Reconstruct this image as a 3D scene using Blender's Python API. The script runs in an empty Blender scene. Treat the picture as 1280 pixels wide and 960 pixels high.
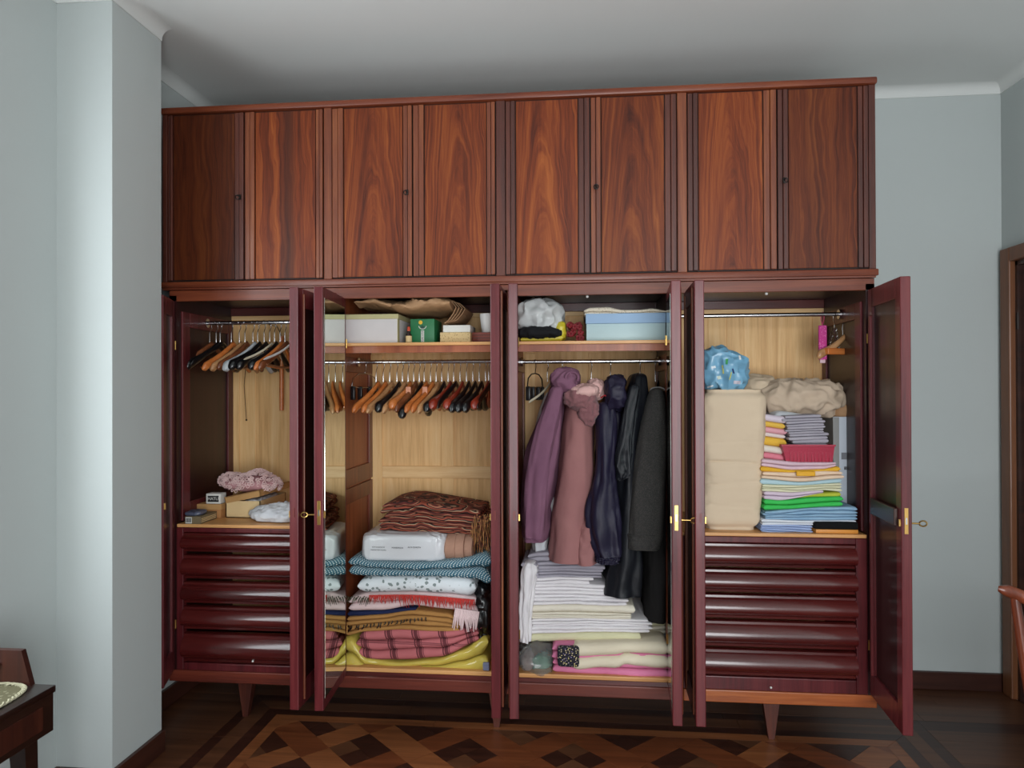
import bpy, bmesh, math, random
from mathutils import Vector, Matrix, noise
rnd = random.Random(7)
PI = math.pi
sc = bpy.context.scene
C = bpy.context.collection

# ------------------------------------------------------------------ camera
FPX, YAW, PIT, ROLL, SHY, DIST, CAMZ = 884.98, 5.5653, .2994, -.1793, 4.167, 3.051, 1.5
def cam_basis():
    t = math.radians(YAW); Rr = Vector((math.cos(t), math.sin(t), 0)); F0 = Vector((-math.sin(t), math.cos(t), 0))
    q = math.radians(PIT)
    F = F0*math.cos(q) + Vector((0, 0, math.sin(q)))
    U = -F0*math.sin(q) + Vector((0, 0, math.cos(q)))
    a = math.radians(ROLL); c, s = math.cos(a), math.sin(a)
    return Rr*c + U*s, U*c - Rr*s, F
CR, CU, CF = cam_basis()
cd = bpy.data.cameras.new('camera'); cam = bpy.data.objects.new('camera', cd); C.objects.link(cam)
cd.sensor_width = 36; cd.lens = FPX*36/1280; cd.shift_y = SHY/1280; cd.clip_start = .05
M = Matrix.Identity(4)
for i in range(3):
    M[i][0] = CR[i]; M[i][1] = CU[i]; M[i][2] = -CF[i]
M[0][3], M[1][3], M[2][3] = 0, -DIST, CAMZ
cam.matrix_world = M
sc.camera = cam
def ray(px, py):
    return CF + CR*((px-640)/FPX) + CU*((480+SHY-py)/FPX)
def at(px, py, y):
    """point of the plane Y = y seen at a pixel of the photograph"""
    r = ray(px, py); t = (y+DIST)/r.y
    return Vector((r.x*t, y, CAMZ + r.z*t))

# ------------------------------------------------------------------ world, light, exposure
sc.view_settings.view_transform = 'Standard'; sc.view_settings.look = 'None'
sc.view_settings.gamma = 1; sc.view_settings.exposure = 0.0
w = bpy.data.worlds.new('world'); sc.world = w; w.use_nodes = True
bg = w.node_tree.nodes['Background']
sky = w.node_tree.nodes.new('ShaderNodeTexSky'); sky.sky_type = 'HOSEK_WILKIE'; sky.turbidity = 5
sky.sun_direction = (0.3, 0.6, 0.75)
w.node_tree.links.new(sky.outputs[0], bg.inputs[0]); bg.inputs[1].default_value = 0.6
def area(name, loc, rot, sx, sy, power, col):
    l = bpy.data.lights.new(name, 'AREA'); l.shape = 'RECTANGLE'; l.size = sx; l.size_y = sy
    l.energy = power; l.color = col
    o = bpy.data.objects.new(name, l); C.objects.link(o); o.location = loc; o.rotation_euler = rot
    return o
# daylight entering by the window in the left wall and the balcony door behind the camera
area('window_daylight', (-2.06, -1.58, 1.65), (0, -PI/2, 0), 1.7, 1.2, 52, (.90, .96, 1))
area('balcony_daylight', (0.75, -4.28, 1.35), (PI/2+.04, 0, 0), 1.7, 2.2, 124, (.95, .98, 1))

# ------------------------------------------------------------------ materials
def lin(c):
    return tuple(((v/255)/12.92 if v/255 <= .04045 else ((v/255+.055)/1.055)**2.4) for v in c) + (1,)
class NT:
    def __init__(s, name):
        s.m = bpy.data.materials.new(name); s.m.use_nodes = True
        s.t = s.m.node_tree; s.n = s.t.nodes; s.l = s.t.links
        s.b = s.n['Principled BSDF']; s.out = s.n['Material Output']
    def node(s, typ, **kw):
        x = s.n.new(typ)
        for k, v in kw.items():
            if k.startswith('i_'):
                x.inputs[int(k[2:]) if k[2:].isdigit() else k[2:]].default_value = v
            else: setattr(x, k, v)
        return x
    def link(s, a, b): s.l.new(a, b)
    def set(s, name, v): s.b.inputs[name].default_value = v
    def ramp(s, fac, stops, interp='LINEAR'):
        r = s.n.new('ShaderNodeValToRGB'); r.color_ramp.interpolation = interp
        e = r.color_ramp.elements
        while len(e) > 1: e.remove(e[-1])
        e[0].position = stops[0][0]; e[0].color = stops[0][1]
        for p, c in stops[1:]:
            k = e.new(p); k.color = c
        s.link(fac, r.inputs[0]); return r.outputs[0]
    def math(s, op, a, b=None):
        x = s.n.new('ShaderNodeMath'); x.operation = op
        for i, v in enumerate((a, b)):
            if v is None: continue
            if isinstance(v, (int, float)): x.inputs[i].default_value = v
            else: s.link(v, x.inputs[i])
        return x.outputs[0]
    def coords(s, scale=(1, 1, 1), rnd_off=True):
        tc = s.node('ShaderNodeTexCoord'); mp = s.node('ShaderNodeMapping'); mp.inputs['Scale'].default_value = scale
        s.link(tc.outputs['Object'], mp.inputs[0])
        if rnd_off:
            oi = s.node('ShaderNodeObjectInfo'); cb = s.node('ShaderNodeCombineXYZ')
            v = s.math('MULTIPLY', oi.outputs['Random'], 37.0)
            for i in range(3): s.link(v, cb.inputs[i])
            s.link(cb.outputs[0], mp.inputs['Location'])
        return mp.outputs[0]
    def noise(s, vec, scale=5, detail=3, rough=.5, dist=0):
        x = s.node('ShaderNodeTexNoise'); s.link(vec, x.inputs['Vector'])
        x.inputs['Scale'].default_value = scale; x.inputs['Detail'].default_value = detail
        x.inputs['Roughness'].default_value = rough; x.inputs['Distortion'].default_value = dist
        return x.outputs['Fac']
    def mix(s, fac, a, b, mode='MIX'):
        x = s.node('ShaderNodeMix', data_type='RGBA', blend_type=mode)
        for sock, v in ((x.inputs[0], fac), (x.inputs[6], a), (x.inputs[7], b)):
            if isinstance(v, (int, float, tuple)): sock.default_value = v
            else: s.link(v, sock)
        return x.outputs[2]
    def bump(s, h, strength=.3, dist=.002):
        x = s.node('ShaderNodeBump'); x.inputs['Strength'].default_value = strength; x.inputs['Distance'].default_value = dist
        s.link(h, x.inputs['Height']); s.link(x.outputs[0], s.b.inputs['Normal'])
    def attr(s, name):
        a = s.node('ShaderNodeAttribute', attribute_type='OBJECT', attribute_name=name); return a.outputs['Fac']
    def color(s, sock): s.link(sock, s.b.inputs['Base Color'])

def mat_plain(name, col, rough=.5, metal=0, coat=0, vary=.0, bump=0, bscale=60):
    t = NT(name); c = lin(col); t.set('Roughness', rough); t.set('Metallic', metal); t.set('Coat Weight', coat)
    v = t.coords()
    n = t.noise(v, bscale*.3, 4)
    d = tuple(x*(1-.35-vary) for x in c[:3]) + (1,)
    t.color(t.mix(t.math('MULTIPLY', n, .25+vary), c, d))
    if bump: t.bump(t.noise(v, bscale, 5), bump, .003)
    return t.m
def mat_wall(name, col):
    t = NT(name); t.set('Roughness', .85); v = t.coords(rnd_off=False)
    n = t.noise(v, 1.3, 4); c = lin(col); d = tuple(x*.93 for x in c[:3]) + (1,)
    t.color(t.mix(n, c, d)); t.bump(t.noise(v, 90, 4), .12, .002); return t.m
def mat_wood(name, dark, mid, light, rough=.45, coat=0.0, axis='z', scale=1.0, contrast=1.0, spec=.5):
    """straight grain running along one axis; every board gets its own random offset"""
    t = NT(name); t.set('Roughness', rough); t.set('Coat Weight', coat); t.set('Coat Roughness', .12); t.set('Specular IOR Level', spec)
    s = {'z': (22, 22, 1.0), 'x': (1.0, 22, 22), 'y': (22, 1.0, 22)}[axis]
    v = t.coords(tuple(k*scale for k in s))
    n1 = t.noise(v, 1.0, 5, .6, .6); 
    n2 = t.noise(v, 6.0, 4, .7)
    f = t.math('ADD', t.math('MULTIPLY', n1, .7), t.math('MULTIPLY', n2, .3))
    k = .16/contrast
    t.color(t.ramp(f, [(.5-k*1.2, lin(dark)), (.5, lin(mid)), (.5+k*1.2, lin(light))]))
    t.bump(n2, .12, .001)
    return t.m
def mat_veneer():
    """figured rosewood veneer with a flame figure; amount, centre and darkness come from the panel's own properties"""
    t = NT('figured_veneer'); t.set('Roughness', .5); t.set('Specular IOR Level', .28); t.set('Coat Weight', .05); t.set('Coat Roughness', .35)
    tc = t.node('ShaderNodeTexCoord'); sp = t.node('ShaderNodeSeparateXYZ'); t.link(tc.outputs['Object'], sp.inputs[0])
    seed = t.attr('seed'); off = t.attr('figure_offset'); arch = t.attr('figure_arch'); tone = t.attr('tone'); streak = t.attr('streak'); run = t.attr('figure_run'); lean = t.attr('figure_lean')
    x = t.math('SUBTRACT', sp.outputs[0], off)
    # slow wobble of the grain
    cb = t.node('ShaderNodeCombineXYZ'); t.link(t.math('MULTIPLY', sp.outputs[0], 9.0), cb.inputs[0]); t.link(t.math('MULTIPLY', sp.outputs[2], 2.6), cb.inputs[1]); t.link(seed, cb.inputs[2])
    wob = t.noise(cb.outputs[0], 1.0, 3, .5)
    xw = t.math('ADD', x, t.math('MULTIPLY', t.math('SUBTRACT', wob, .5), .06))
    g = t.math('ADD', t.math('MULTIPLY', t.math('MULTIPLY', xw, xw), arch), t.math('MULTIPLY', sp.outputs[2], run))
    g = t.math('ADD', g, t.math('MULTIPLY', xw, lean))
    g2 = t.math('ADD', g, t.math('MULTIPLY', wob, .25))
    c2 = t.node('ShaderNodeCombineXYZ'); t.link(t.math('MULTIPLY', g2, 6.0), c2.inputs[0]); t.link(t.math('MULTIPLY', sp.outputs[0], 2.0), c2.inputs[1]); t.link(seed, c2.inputs[2])
    rings = t.noise(c2.outputs[0], 1.4, 6, .68)
    c3 = t.node('ShaderNodeCombineXYZ'); t.link(t.math('MULTIPLY', sp.outputs[0], 130.0), c3.inputs[0]); t.link(t.math('MULTIPLY', sp.outputs[2], 5.0), c3.inputs[1]); t.link(seed, c3.inputs[2])
    fine = t.noise(c3.outputs[0], 1.0, 4, .7)
    c4 = t.node('ShaderNodeCombineXYZ'); t.link(t.math('MULTIPLY', xw, 14.0), c4.inputs[0]); t.link(t.math('MULTIPLY', sp.outputs[2], .8), c4.inputs[1]); t.link(seed, c4.inputs[2])
    broad = t.noise(c4.outputs[0], 1.0, 3, .5)
    f = t.math('ADD', t.math('ADD', t.math('MULTIPLY', rings, .52), t.math('MULTIPLY', fine, .18)), t.math('MULTIPLY', broad, .30))
    col = t.ramp(f, [(.33, lin((40, 15, 9))), (.41, lin((76, 32, 18))), (.49, lin((108, 51, 29))), (.57, lin((132, 70, 39))), (.68, lin((156, 92, 52)))])
    # one dark heart streak down the panel where the veneer has it
    st = t.math('MULTIPLY', t.math('POWER', t.math('MAXIMUM', t.math('SUBTRACT', 1.0, t.math('MULTIPLY', t.math('ABSOLUTE', xw), 24.0)), 0.0), .6), streak)
    st = t.math('MULTIPLY', st, t.ramp(broad, [(.3, (.6, .6, .6, 1)), (.6, (1, 1, 1, 1))]))
    col = t.mix(t.math('MINIMUM', st, .92), col, lin((38, 18, 16)))
    hs = t.node('ShaderNodeHueSaturation'); hs.inputs['Saturation'].default_value = 1.05
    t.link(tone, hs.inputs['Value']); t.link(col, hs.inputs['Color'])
    t.color(hs.outputs[0]); t.bump(fine, .1, .001)
    return t.m
def mat_cloth(name, col, col2=None, rough=.9, weave=500, bump=.35, sheen=.0):
    t = NT(name); t.set('Roughness', rough); t.set('Sheen Weight', sheen); t.set('Specular IOR Level', .25)
    v = t.coords(); c = lin(col); d = lin(col2) if col2 else tuple(x*.8 for x in c[:3]) + (1,)
    n = t.noise(v, 9, 4); t.color(t.mix(n, c, d))
    w1 = t.noise(v, weave, 2); w2 = t.noise(v, 28, 4)
    t.bump(t.math('ADD', t.math('MULTIPLY', w1, .25), w2), bump, .006)
    return t.m
def mat_stripes(name, stops, axis=2, freq=12, wob=.06, rough=.9):
    t = NT(name); t.set('Roughness', rough); v = t.coords(rnd_off=False); sp = t.node('ShaderNodeSeparateXYZ'); t.link(v, sp.inputs[0])
    n = t.noise(v, 7, 2)
    f = t.math('FRACT', t.math('MULTIPLY', t.math('ADD', sp.outputs[axis], t.math('MULTIPLY', n, wob)), freq))
    t.color(t.ramp(f, [(p, lin(c)) for p, c in stops], 'CONSTANT')); t.bump(t.noise(v, 400, 2), .3, .002); return t.m
def mat_plaid():
    t = NT('pink_plaid_wool'); t.set('Roughness', .9); v = t.coords(rnd_off=False); sp = t.node('ShaderNodeSeparateXYZ'); t.link(v, sp.inputs[0])
    a = t.math('FRACT', t.math('MULTIPLY', t.math('ADD', sp.outputs[0], t.math('MULTIPLY', sp.outputs[2], .25)), 8.2)); b = t.math('FRACT', t.math('MULTIPLY', sp.outputs[2], 13))
    st = [(0, (1,)*4), (.06, (0, 0, 0, 1)), (.10, (1,)*4), (.22, (0, 0, 0, 1)), (.26, (1,)*4), (.30, (0, 0, 0, 1))]
    st = [(0, (.95,)*3+(1,)), (.05, (.1,)*3+(1,)), (.08, (.9,)*3+(1,)), (.22, (.1,)*3+(1,)), (.25, (.8,)*3+(1,)), (.28, (0, 0, 0, 1))]
    f = t.ramp(a, st, 'CONSTANT'); g = t.ramp(b, st[:3] + [(.14, (0, 0, 0, 1))], 'CONSTANT')
    m = t.math('MAXIMUM', f, t.math('MULTIPLY', g, .7))
    t.color(t.mix(m, lin((180, 100, 104)), lin((86, 32, 40)))); t.bump(t.noise(v, 300, 3), .3, .003); return t.m
def mat_check(name, c1, c2, scale):
    t = NT(name); t.set('Roughness', .9); v = t.coords((1, 1, 1), False)
    sp = t.node('ShaderNodeSeparateXYZ'); t.link(v, sp.inputs[0])
    a = t.math('SINE', t.math('MULTIPLY', t.math('ADD', sp.outputs[0], t.math('MULTIPLY', sp.outputs[2], .7)), scale))
    b = t.math('SINE', t.math('MULTIPLY', t.math('SUBTRACT', t.math('ADD', sp.outputs[2], t.math('MULTIPLY', sp.outputs[1], .8)), t.math('MULTIPLY', sp.outputs[0], .15)), scale*1.2))
    f = t.math('MULTIPLY', a, b)
    t.color(t.ramp(f, [(0, lin(c1)), (.45, lin(c1)), (.55, lin(c2))], 'LINEAR')); t.bump(f, .5, .003); return t.m
def mat_spots(name, base, spot, scale=55, thr=.28, spot2=None):
    t = NT(name); t.set('Roughness', .85); v = t.coords(rnd_off=False)
    vo = t.node('ShaderNodeTexVoronoi'); t.link(v, vo.inputs['Vector']); vo.inputs['Scale'].default_value = scale
    n = t.noise(v, scale*2.2, 2)
    d = t.math('ADD', vo.outputs['Distance'], t.math('MULTIPLY', t.math('SUBTRACT', n, .5), .5))
    t.color(t.mix(t.ramp(d, [(0, (1,)*4), (thr, (1,)*4), (thr+.06, (0, 0, 0, 1))]), lin(base), t.mix(vo.outputs['Color'], lin(spot), lin(spot2 or spot))))
    t.bump(t.noise(v, 26, 4), .5, .006); return t.m

MW = mat_wall('white_wall_paint', (186, 193, 192)); MC = mat_wall('white_ceiling_paint', (216, 219, 217))
VEN = mat_veneer()
RED = mat_wood('polished_mahogany', (56, 16, 19), (88, 30, 34), (110, 46, 47), .34, .12, 'z', 1.0, 1.0, .35)
REDX = mat_wood('polished_mahogany_rail', (50, 17, 17), (82, 31, 29), (104, 46, 40), .32, .35, 'x')
DRAWM = mat_wood('lacquered_drawer_front', (52, 12, 12), (76, 22, 21), (92, 34, 30), .26, .6, 'x', 1.0, .8)
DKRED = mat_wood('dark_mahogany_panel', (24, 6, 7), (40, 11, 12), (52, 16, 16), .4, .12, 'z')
VRAIL = mat_wood('rosewood_rail', (70, 27, 14), (110, 50, 28), (136, 70, 40), .45, .1, 'x')
VSTILE = mat_wood('rosewood_stile', (66, 26, 15), (112, 54, 28), (150, 86, 46), .45, .1, 'z', 1.0, .9)
VSTILE2 = mat_wood('dark_rosewood_stile', (40, 15, 11), (76, 33, 22), (106, 52, 33), .45, .1, 'z')
BASEX = mat_wood('orange_brown_rail', (112, 48, 20), (160, 84, 38), (188, 114, 60), .4, .15, 'x')
OAK = mat_wood('pale_oak_lining', (208, 158, 100), (234, 190, 130), (244, 208, 154), .55, 0, 'z', 1.6)
OAKX = mat_wood('pale_oak_rail', (220, 172, 114), (240, 200, 144), (248, 218, 168), .5, 0, 'x', 1.6)
SHELF = mat_wood('oak_shelf_edge', (176, 118, 66), (206, 150, 92), (222, 172, 112), .45, .1, 'x')
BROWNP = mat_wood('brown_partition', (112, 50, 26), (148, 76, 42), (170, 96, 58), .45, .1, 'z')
DARKW = mat_wood('dark_walnut', (28, 13, 9), (46, 22, 15), (62, 32, 22), .4, .2, 'x')
DARKB = mat_wood('dark_baseboard_wood', (40, 20, 15), (60, 31, 23), (76, 42, 31), .4, .1, 'x')
DARKBY = mat_wood('dark_baseboard_wood_side', (40, 20, 15), (60, 31, 23), (76, 42, 31), .4, .1, 'y')
FRAMEW = mat_wood('brown_door_frame', (84, 48, 26), (110, 66, 38), (128, 80, 48), .45, .1, 'z')
CHAIRW = mat_wood('reddish_chair_wood', (66, 28, 16), (104, 48, 28), (132, 68, 42), .28, .5, 'z')
P_DARK = mat_wood('parquet_dark', (36, 17, 11), (54, 27, 18), (70, 37, 24), .38, .12, 'x', 1.5)
P_MID = mat_wood('parquet_mid', (78, 38, 20), (104, 54, 29), (124, 68, 38), .38, .12, 'x', 1.5)
P_LIGHT = mat_wood('parquet_light', (98, 54, 29), (126, 74, 42), (146, 92, 55), .38, .12, 'x', 1.5)
P_PLANK = mat_wood('parquet_plank', (62, 36, 22), (86, 52, 33), (104, 66, 43), .38, .12, 'x', 1.0)
GAPM = mat_plain('joint_filler', (26, 14, 10), .9)
MIRROR = NT('mirror_glass'); MIRROR.set('Metallic', 1.0); MIRROR.set('Roughness', .02); MIRROR.set('Base Color', (.80, .88, .82, 1)); MIRROR = MIRROR.m
BRASS = mat_plain('brass', (196, 158, 92), .28, 1); STEEL = mat_plain('chrome_steel', (205, 205, 208), .22, 1)
BLACKM = mat_plain('black_plastic', (16, 16, 18), .3, 0, .3); DARKMETAL = mat_plain('dark_metal', (40, 36, 34), .4, .8)
WHITEP = mat_plain('white_plastic', (225, 225, 222), .35)

# ------------------------------------------------------------------ mesh helpers
class MB:
    def __init__(s): s.v = []; s.f = []
    def add(s, vs, fs):
        o = len(s.v); s.v += [tuple(v) for v in vs]; s.f += [tuple(i+o for i in f) for f in fs]; return s
    def box(s, x0, x1, y0, y1, z0, z1, b=0):
        if x0 > x1: x0, x1 = x1, x0
        if y0 > y1: y0, y1 = y1, y0
        if z0 > z1: z0, z1 = z1, z0
        if b <= 0:
            vs = [(x, y, z) for x in (x0, x1) for y in (y0, y1) for z in (z0, z1)]
            return s.add(vs, [(0, 1, 3, 2), (4, 6, 7, 5), (0, 4, 5, 1), (2, 3, 7, 6), (0, 2, 6, 4), (1, 5, 7, 3)])
        b = min(b, (x1-x0)*.45, (y1-y0)*.45, (z1-z0)*.45)
        bm = bmesh.new(); bmesh.ops.create_cube(bm, size=1)
        for v in bm.verts:
            v.co = Vector(((x0+x1)/2+v.co.x*(x1-x0), (y0+y1)/2+v.co.y*(y1-y0), (z0+z1)/2+v.co.z*(z1-z0)))
        bmesh.ops.bevel(bm, geom=list(bm.edges), offset=b, segments=2, affect='EDGES', profile=.5)
        bm.verts.index_update(); s.add([v.co for v in bm.verts], [[v.index for v in f.verts] for f in bm.faces]); bm.free(); return s
    def loft(s, rings, closed=True, cap=True):
        n = len(rings[0]); o = len(s.v)
        for r in rings: s.v += [tuple(p) for p in r]
        for i in range(len(rings)-1):
            for j in range(n if closed else n-1):
                k = (j+1) % n
                s.f.append((o+i*n+j, o+i*n+k, o+(i+1)*n+k, o+(i+1)*n+j))
        if cap and closed:
            s.f.append(tuple(o+j for j in reversed(range(n)))); s.f.append(tuple(o+(len(rings)-1)*n+j for j in range(n)))
        return s
    def tube(s, pts, r, seg=8, cap=True):
        pts = [Vector(p) for p in pts]; rings = []; up = None
        rr = r if isinstance(r, (list, tuple)) else [r]*len(pts)
        for i, p in enumerate(pts):
            d = (pts[min(i+1, len(pts)-1)] - pts[max(i-1, 0)]).normalized()
            if up is None:
                up = d.orthogonal().normalized()
            up = (up - d*up.dot(d)); up = up.normalized() if up.length > 1e-6 else d.orthogonal().normalized()
            sd = d.cross(up)
            rings.append([p + (up*math.cos(2*PI*k/seg) + sd*math.sin(2*PI*k/seg))*rr[i] for k in range(seg)])
        return s.loft(rings, True, cap)
    def prism(s, poly, axis, a, b):
        """extrude a 2-D polygon along axis 0/1/2 from a to b"""
        def P(u, v, w): return {0: (w, u, v), 1: (u, w, v), 2: (u, v, w)}[axis]
        return s.loft([[P(u, v, a) for u, v in poly], [P(u, v, b) for u, v in poly]])
    def sphere(s, c, r, seg=12, sz=1):
        rings = []
        for i in range(1, seg//2):
            a = PI*i/(seg//2)
            rings.append([(c[0]+r*math.sin(a)*math.cos(2*PI*k/seg), c[1]+r*math.sin(a)*math.sin(2*PI*k/seg), c[2]+r*sz*math.cos(a)) for k in range(seg)])
        return s.loft(rings)
    def xf(s, m):
        s.v = [tuple(m @ Vector(v)) for v in s.v]; return s

def decal(name, surf, cx, cz, w_, h_, ang, m, parent, y0=-.6, off=.0012, n=5):
    """printed patch that follows the surface of a crumpled thing"""
    from mathutils.bvhtree import BVHTree
    bv = BVHTree.FromPolygons([Vector(v) for v in surf.v], surf.f); vs = []
    for i in range(n):
        for j in range(n):
            u, v = (i/(n-1)-.5)*w_, (j/(n-1)-.5)*h_
            x = cx+u*math.cos(ang)-v*math.sin(ang); z = cz+u*math.sin(ang)+v*math.cos(ang)
            hit = bv.ray_cast(Vector((x, y0, z)), Vector((0, 1, 0)))
            if hit[0] is None: return None
            vs.append(hit[0]+Vector((0, -off, 0)))
    fs = [(i*n+j, (i+1)*n+j, (i+1)*n+j+1, i*n+j+1) for i in range(n-1) for j in range(n-1)]
    return obj(name, MB().add(vs, fs), m, parent, solid=.0006)
def props(o, label=None, cat=None, group=None, kind=None):
    if label: o['label'] = label
    if cat: o['category'] = cat
    if group: o['group'] = group
    if kind: o['kind'] = kind
    return o
def wloc(o):
    v = Vector((0, 0, 0))
    while o is not None: v += o.location; o = o.parent
    return v
def obj(name, mb, m, parent=None, label=None, cat=None, group=None, kind=None, smooth=False, local=False, origin=None, sub=0, solid=0):
    """one mesh object; vertices are given in world space unless local"""
    o0 = Vector((0, 0, 0)) if local else (Vector(origin) if origin is not None else (wloc(parent) if parent else None))
    vs = mb.v
    if o0 is None:
        xs = [v[0] for v in vs]; ys = [v[1] for v in vs]; zs = [v[2] for v in vs]
        o0 = Vector(((min(xs)+max(xs))/2, (min(ys)+max(ys))/2, min(zs)))
    me = bpy.data.meshes.new(name)
    me.from_pydata([(v[0]-o0.x, v[1]-o0.y, v[2]-o0.z) for v in vs], [], mb.f)
    bm = bmesh.new(); bm.from_mesh(me); bmesh.ops.recalc_face_normals(bm, faces=bm.faces); bm.to_mesh(me); bm.free()
    me.materials.append(m)
    if smooth:
        me.polygons.foreach_set('use_smooth', [True]*len(me.polygons))
        try: me.set_sharp_from_angle(angle=math.radians(smooth if smooth is not True else 60))
        except Exception: pass
    ob = bpy.data.objects.new(name, me); C.objects.link(ob)
    if parent is not None:
        ob.parent = parent; ob.location = (o0 - wloc(parent)) if not local else (0, 0, 0)
    else:
        ob.location = o0
    if sub:
        md = ob.modifiers.new('subdivision', 'SUBSURF'); md.levels = sub; md.render_levels = sub
    if solid:
        md = ob.modifiers.new('thickness', 'SOLIDIFY'); md.thickness = solid; md.offset = 0
    return props(ob, label, cat, group, kind)
def thing(name, label, cat, loc, group=None, rotz=0):
    o = bpy.data.objects.new(name, None); C.objects.link(o); o.location = loc; o.rotation_euler = (0, 0, rotz)
    o.empty_display_size = .05
    return props(o, label, cat, group)
def text(name, s, size, m, parent, loc, rot=(PI/2, 0, 0), ext=.0004):
    cu = bpy.data.curves.new(name, 'FONT'); cu.body = s; cu.size = size; cu.extrude = ext; cu.align_x = 'CENTER'; cu.align_y = 'CENTER'
    tmp = bpy.data.objects.new('tmp', cu); C.objects.link(tmp)
    me = bpy.data.meshes.new_from_object(tmp.evaluated_get(bpy.context.evaluated_depsgraph_get())); 
    bpy.data.objects.remove(tmp); me.name = name; me.materials.clear(); me.materials.append(m)
    o = bpy.data.objects.new(name, me); C.objects.link(o); o.parent = parent
    o.location = Vector(loc) - wloc(parent); o.rotation_euler = rot; return o
def interp(poly, x):
    if x <= poly[0][0]: return poly[0][1]
    for (a, b), (c, d) in zip(poly, poly[1:]):
        if x <= c:
            t = (x-a)/max(c-a, 1e-9); t = t*t*(3-2*t)*.5 + t*.5
            return b+(d-b)*t
    return poly[-1][1]
def nz(x, y=0, z=0): return noise.noise(Vector((x, y, z)))
# ------------------------------------------------------------------ the room
XL, XRW, YB, YC, ZT, ZC = -1.979, 2.094, .7025, -4.35, 3.025, 2.9776
def struct(name, mb, m, parent=None, **k):
    return obj(name, mb, m, parent, kind='structure', **k)
T = .12
struct('wall_back', MB().box(XL-T, XRW+T, YB, YB+T, -.1, ZT+.1), MW)
WY0, WY1, WZ0, WZ1 = -2.22, -.94, .75, 2.55
wl = MB().box(XL-T, XL, YC, WY0, -.1, ZT+.1).box(XL-T, XL, WY1, YB, -.1, ZT+.1).box(XL-T, XL, WY0, WY1, -.1, WZ0).box(XL-T, XL, WY0, WY1, WZ1, ZT+.1)
struct('wall_left', wl, MW)
DY0, DY1, DZ = -.22, .605, 2.13
wr = MB().box(XRW, XRW+T, YC, DY0, -.1, ZT+.1).box(XRW, XRW+T, DY1, YB, -.1, ZT+.1).box(XRW, XRW+T, DY0, DY1, DZ, ZT+.1)
struct('wall_right', wr, MW)
wf = MB().box(XL-T, -.15, YC-T, YC, -.1, ZT+.1).box(1.65, XRW+T, YC-T, YC, -.1, ZT+.1).box(-.15, 1.65, YC-T, YC, 2.5, ZT+.1)
struct('wall_front', wf, MW)
struct('ceiling', MB().box(XL-T, XRW+T, YC-T, YB+T, ZT, ZT+.1), MC)
# the wall beside the wardrobe steps forward as a pillar
XP, YP1, YP2 = -1.754, -.5476, -.2348
struct('wall_pillar', MB().box(XL-.02, XP, YP1, YP2, 0, ZT+.02), MW)
# coved cornice: a quarter-round hollow between wall and ceiling, with a fine line under it
def cove(name, p0, p1, nrm):
    d = Vector(p1)-Vector(p0); n = Vector(nrm); rings = []
    r = ZT-ZC; prof = [(0, 0), (.004, 0), (.004, .006)]
    for i in range(9):
        a = PI/2*i/8; prof.append((r+.004 - r*math.cos(a), .006+(r-.006)*math.sin(a)))
    prof += [(r+.006, r+.004), (0, r+.004)]
    return [[Vector(P)+n*u+Vector((0, 0, ZC+v)) for u, v in prof] for P in (p0, p1)]
def cornice(name, segs):
    mb = MB()
    for s in segs: mb.loft(cove(name, *s))
    struct(name, mb, MC, smooth=40)
cornice('trim_1', [((XL, YB, 0), (XRW, YB, 0), (0, -1, 0))])
cornice('trim_2', [((XL, YC, 0), (XL, YP1, 0), (1, 0, 0)), ((XL, YP2, 0), (XL, YB, 0), (1, 0, 0))])
cornice('trim_3', [((XL, YP1, 0), (XP+.004, YP1, 0), (0, -1, 0)), ((XP, YP1-.004, 0), (XP, YP2, 0), (1, 0, 0))])
cornice('trim_4', [((XRW, YC, 0), (XRW, YB, 0), (-1, 0, 0))])
BH = .088
struct('baseboard_back', MB().box(XL, XRW, YB-.018, YB, 0, BH, .003), DARKB)
struct('baseboard_left', MB().box(XL, XL+.018, YC, YP1, 0, BH, .003).box(XL, XL+.018, YP2, YB-.02, 0, BH, .003), DARKBY)
struct('baseboard_pillar', MB().box(XP, XP+.018, YP1-.018, YP2+.0, 0, BH, .003).box(XL+.018, XP, YP1-.018, YP1, 0, BH, .003), DARKBY)
struct('baseboard_right', MB().box(XRW-.018, XRW, YC, DY0-.09, 0, BH, .003), DARKBY)
# windows that light the room (behind the photographer)
wm = MB()
for z in (WZ0, WZ1-.06): wm.box(XL-T, XL-.02, WY0, WY1, z, z+.06, .004)
for y in (WY0, (WY0+WY1)/2-.03, WY1-.06): wm.box(XL-T, XL-.02, y, y+.06, WZ0, WZ1, .004)
struct('window_1', wm, WHITEP)
wm = MB()
for z in (0, 2.44): wm.box(-.15, 1.65, YC-T, YC-.02, z, z+.06, .004)
for x in (-.15, .72, 1.59): wm.box(x, x+.06, YC-T, YC-.02, 0, 2.5, .004)
struct('window_2', wm, WHITEP)
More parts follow.
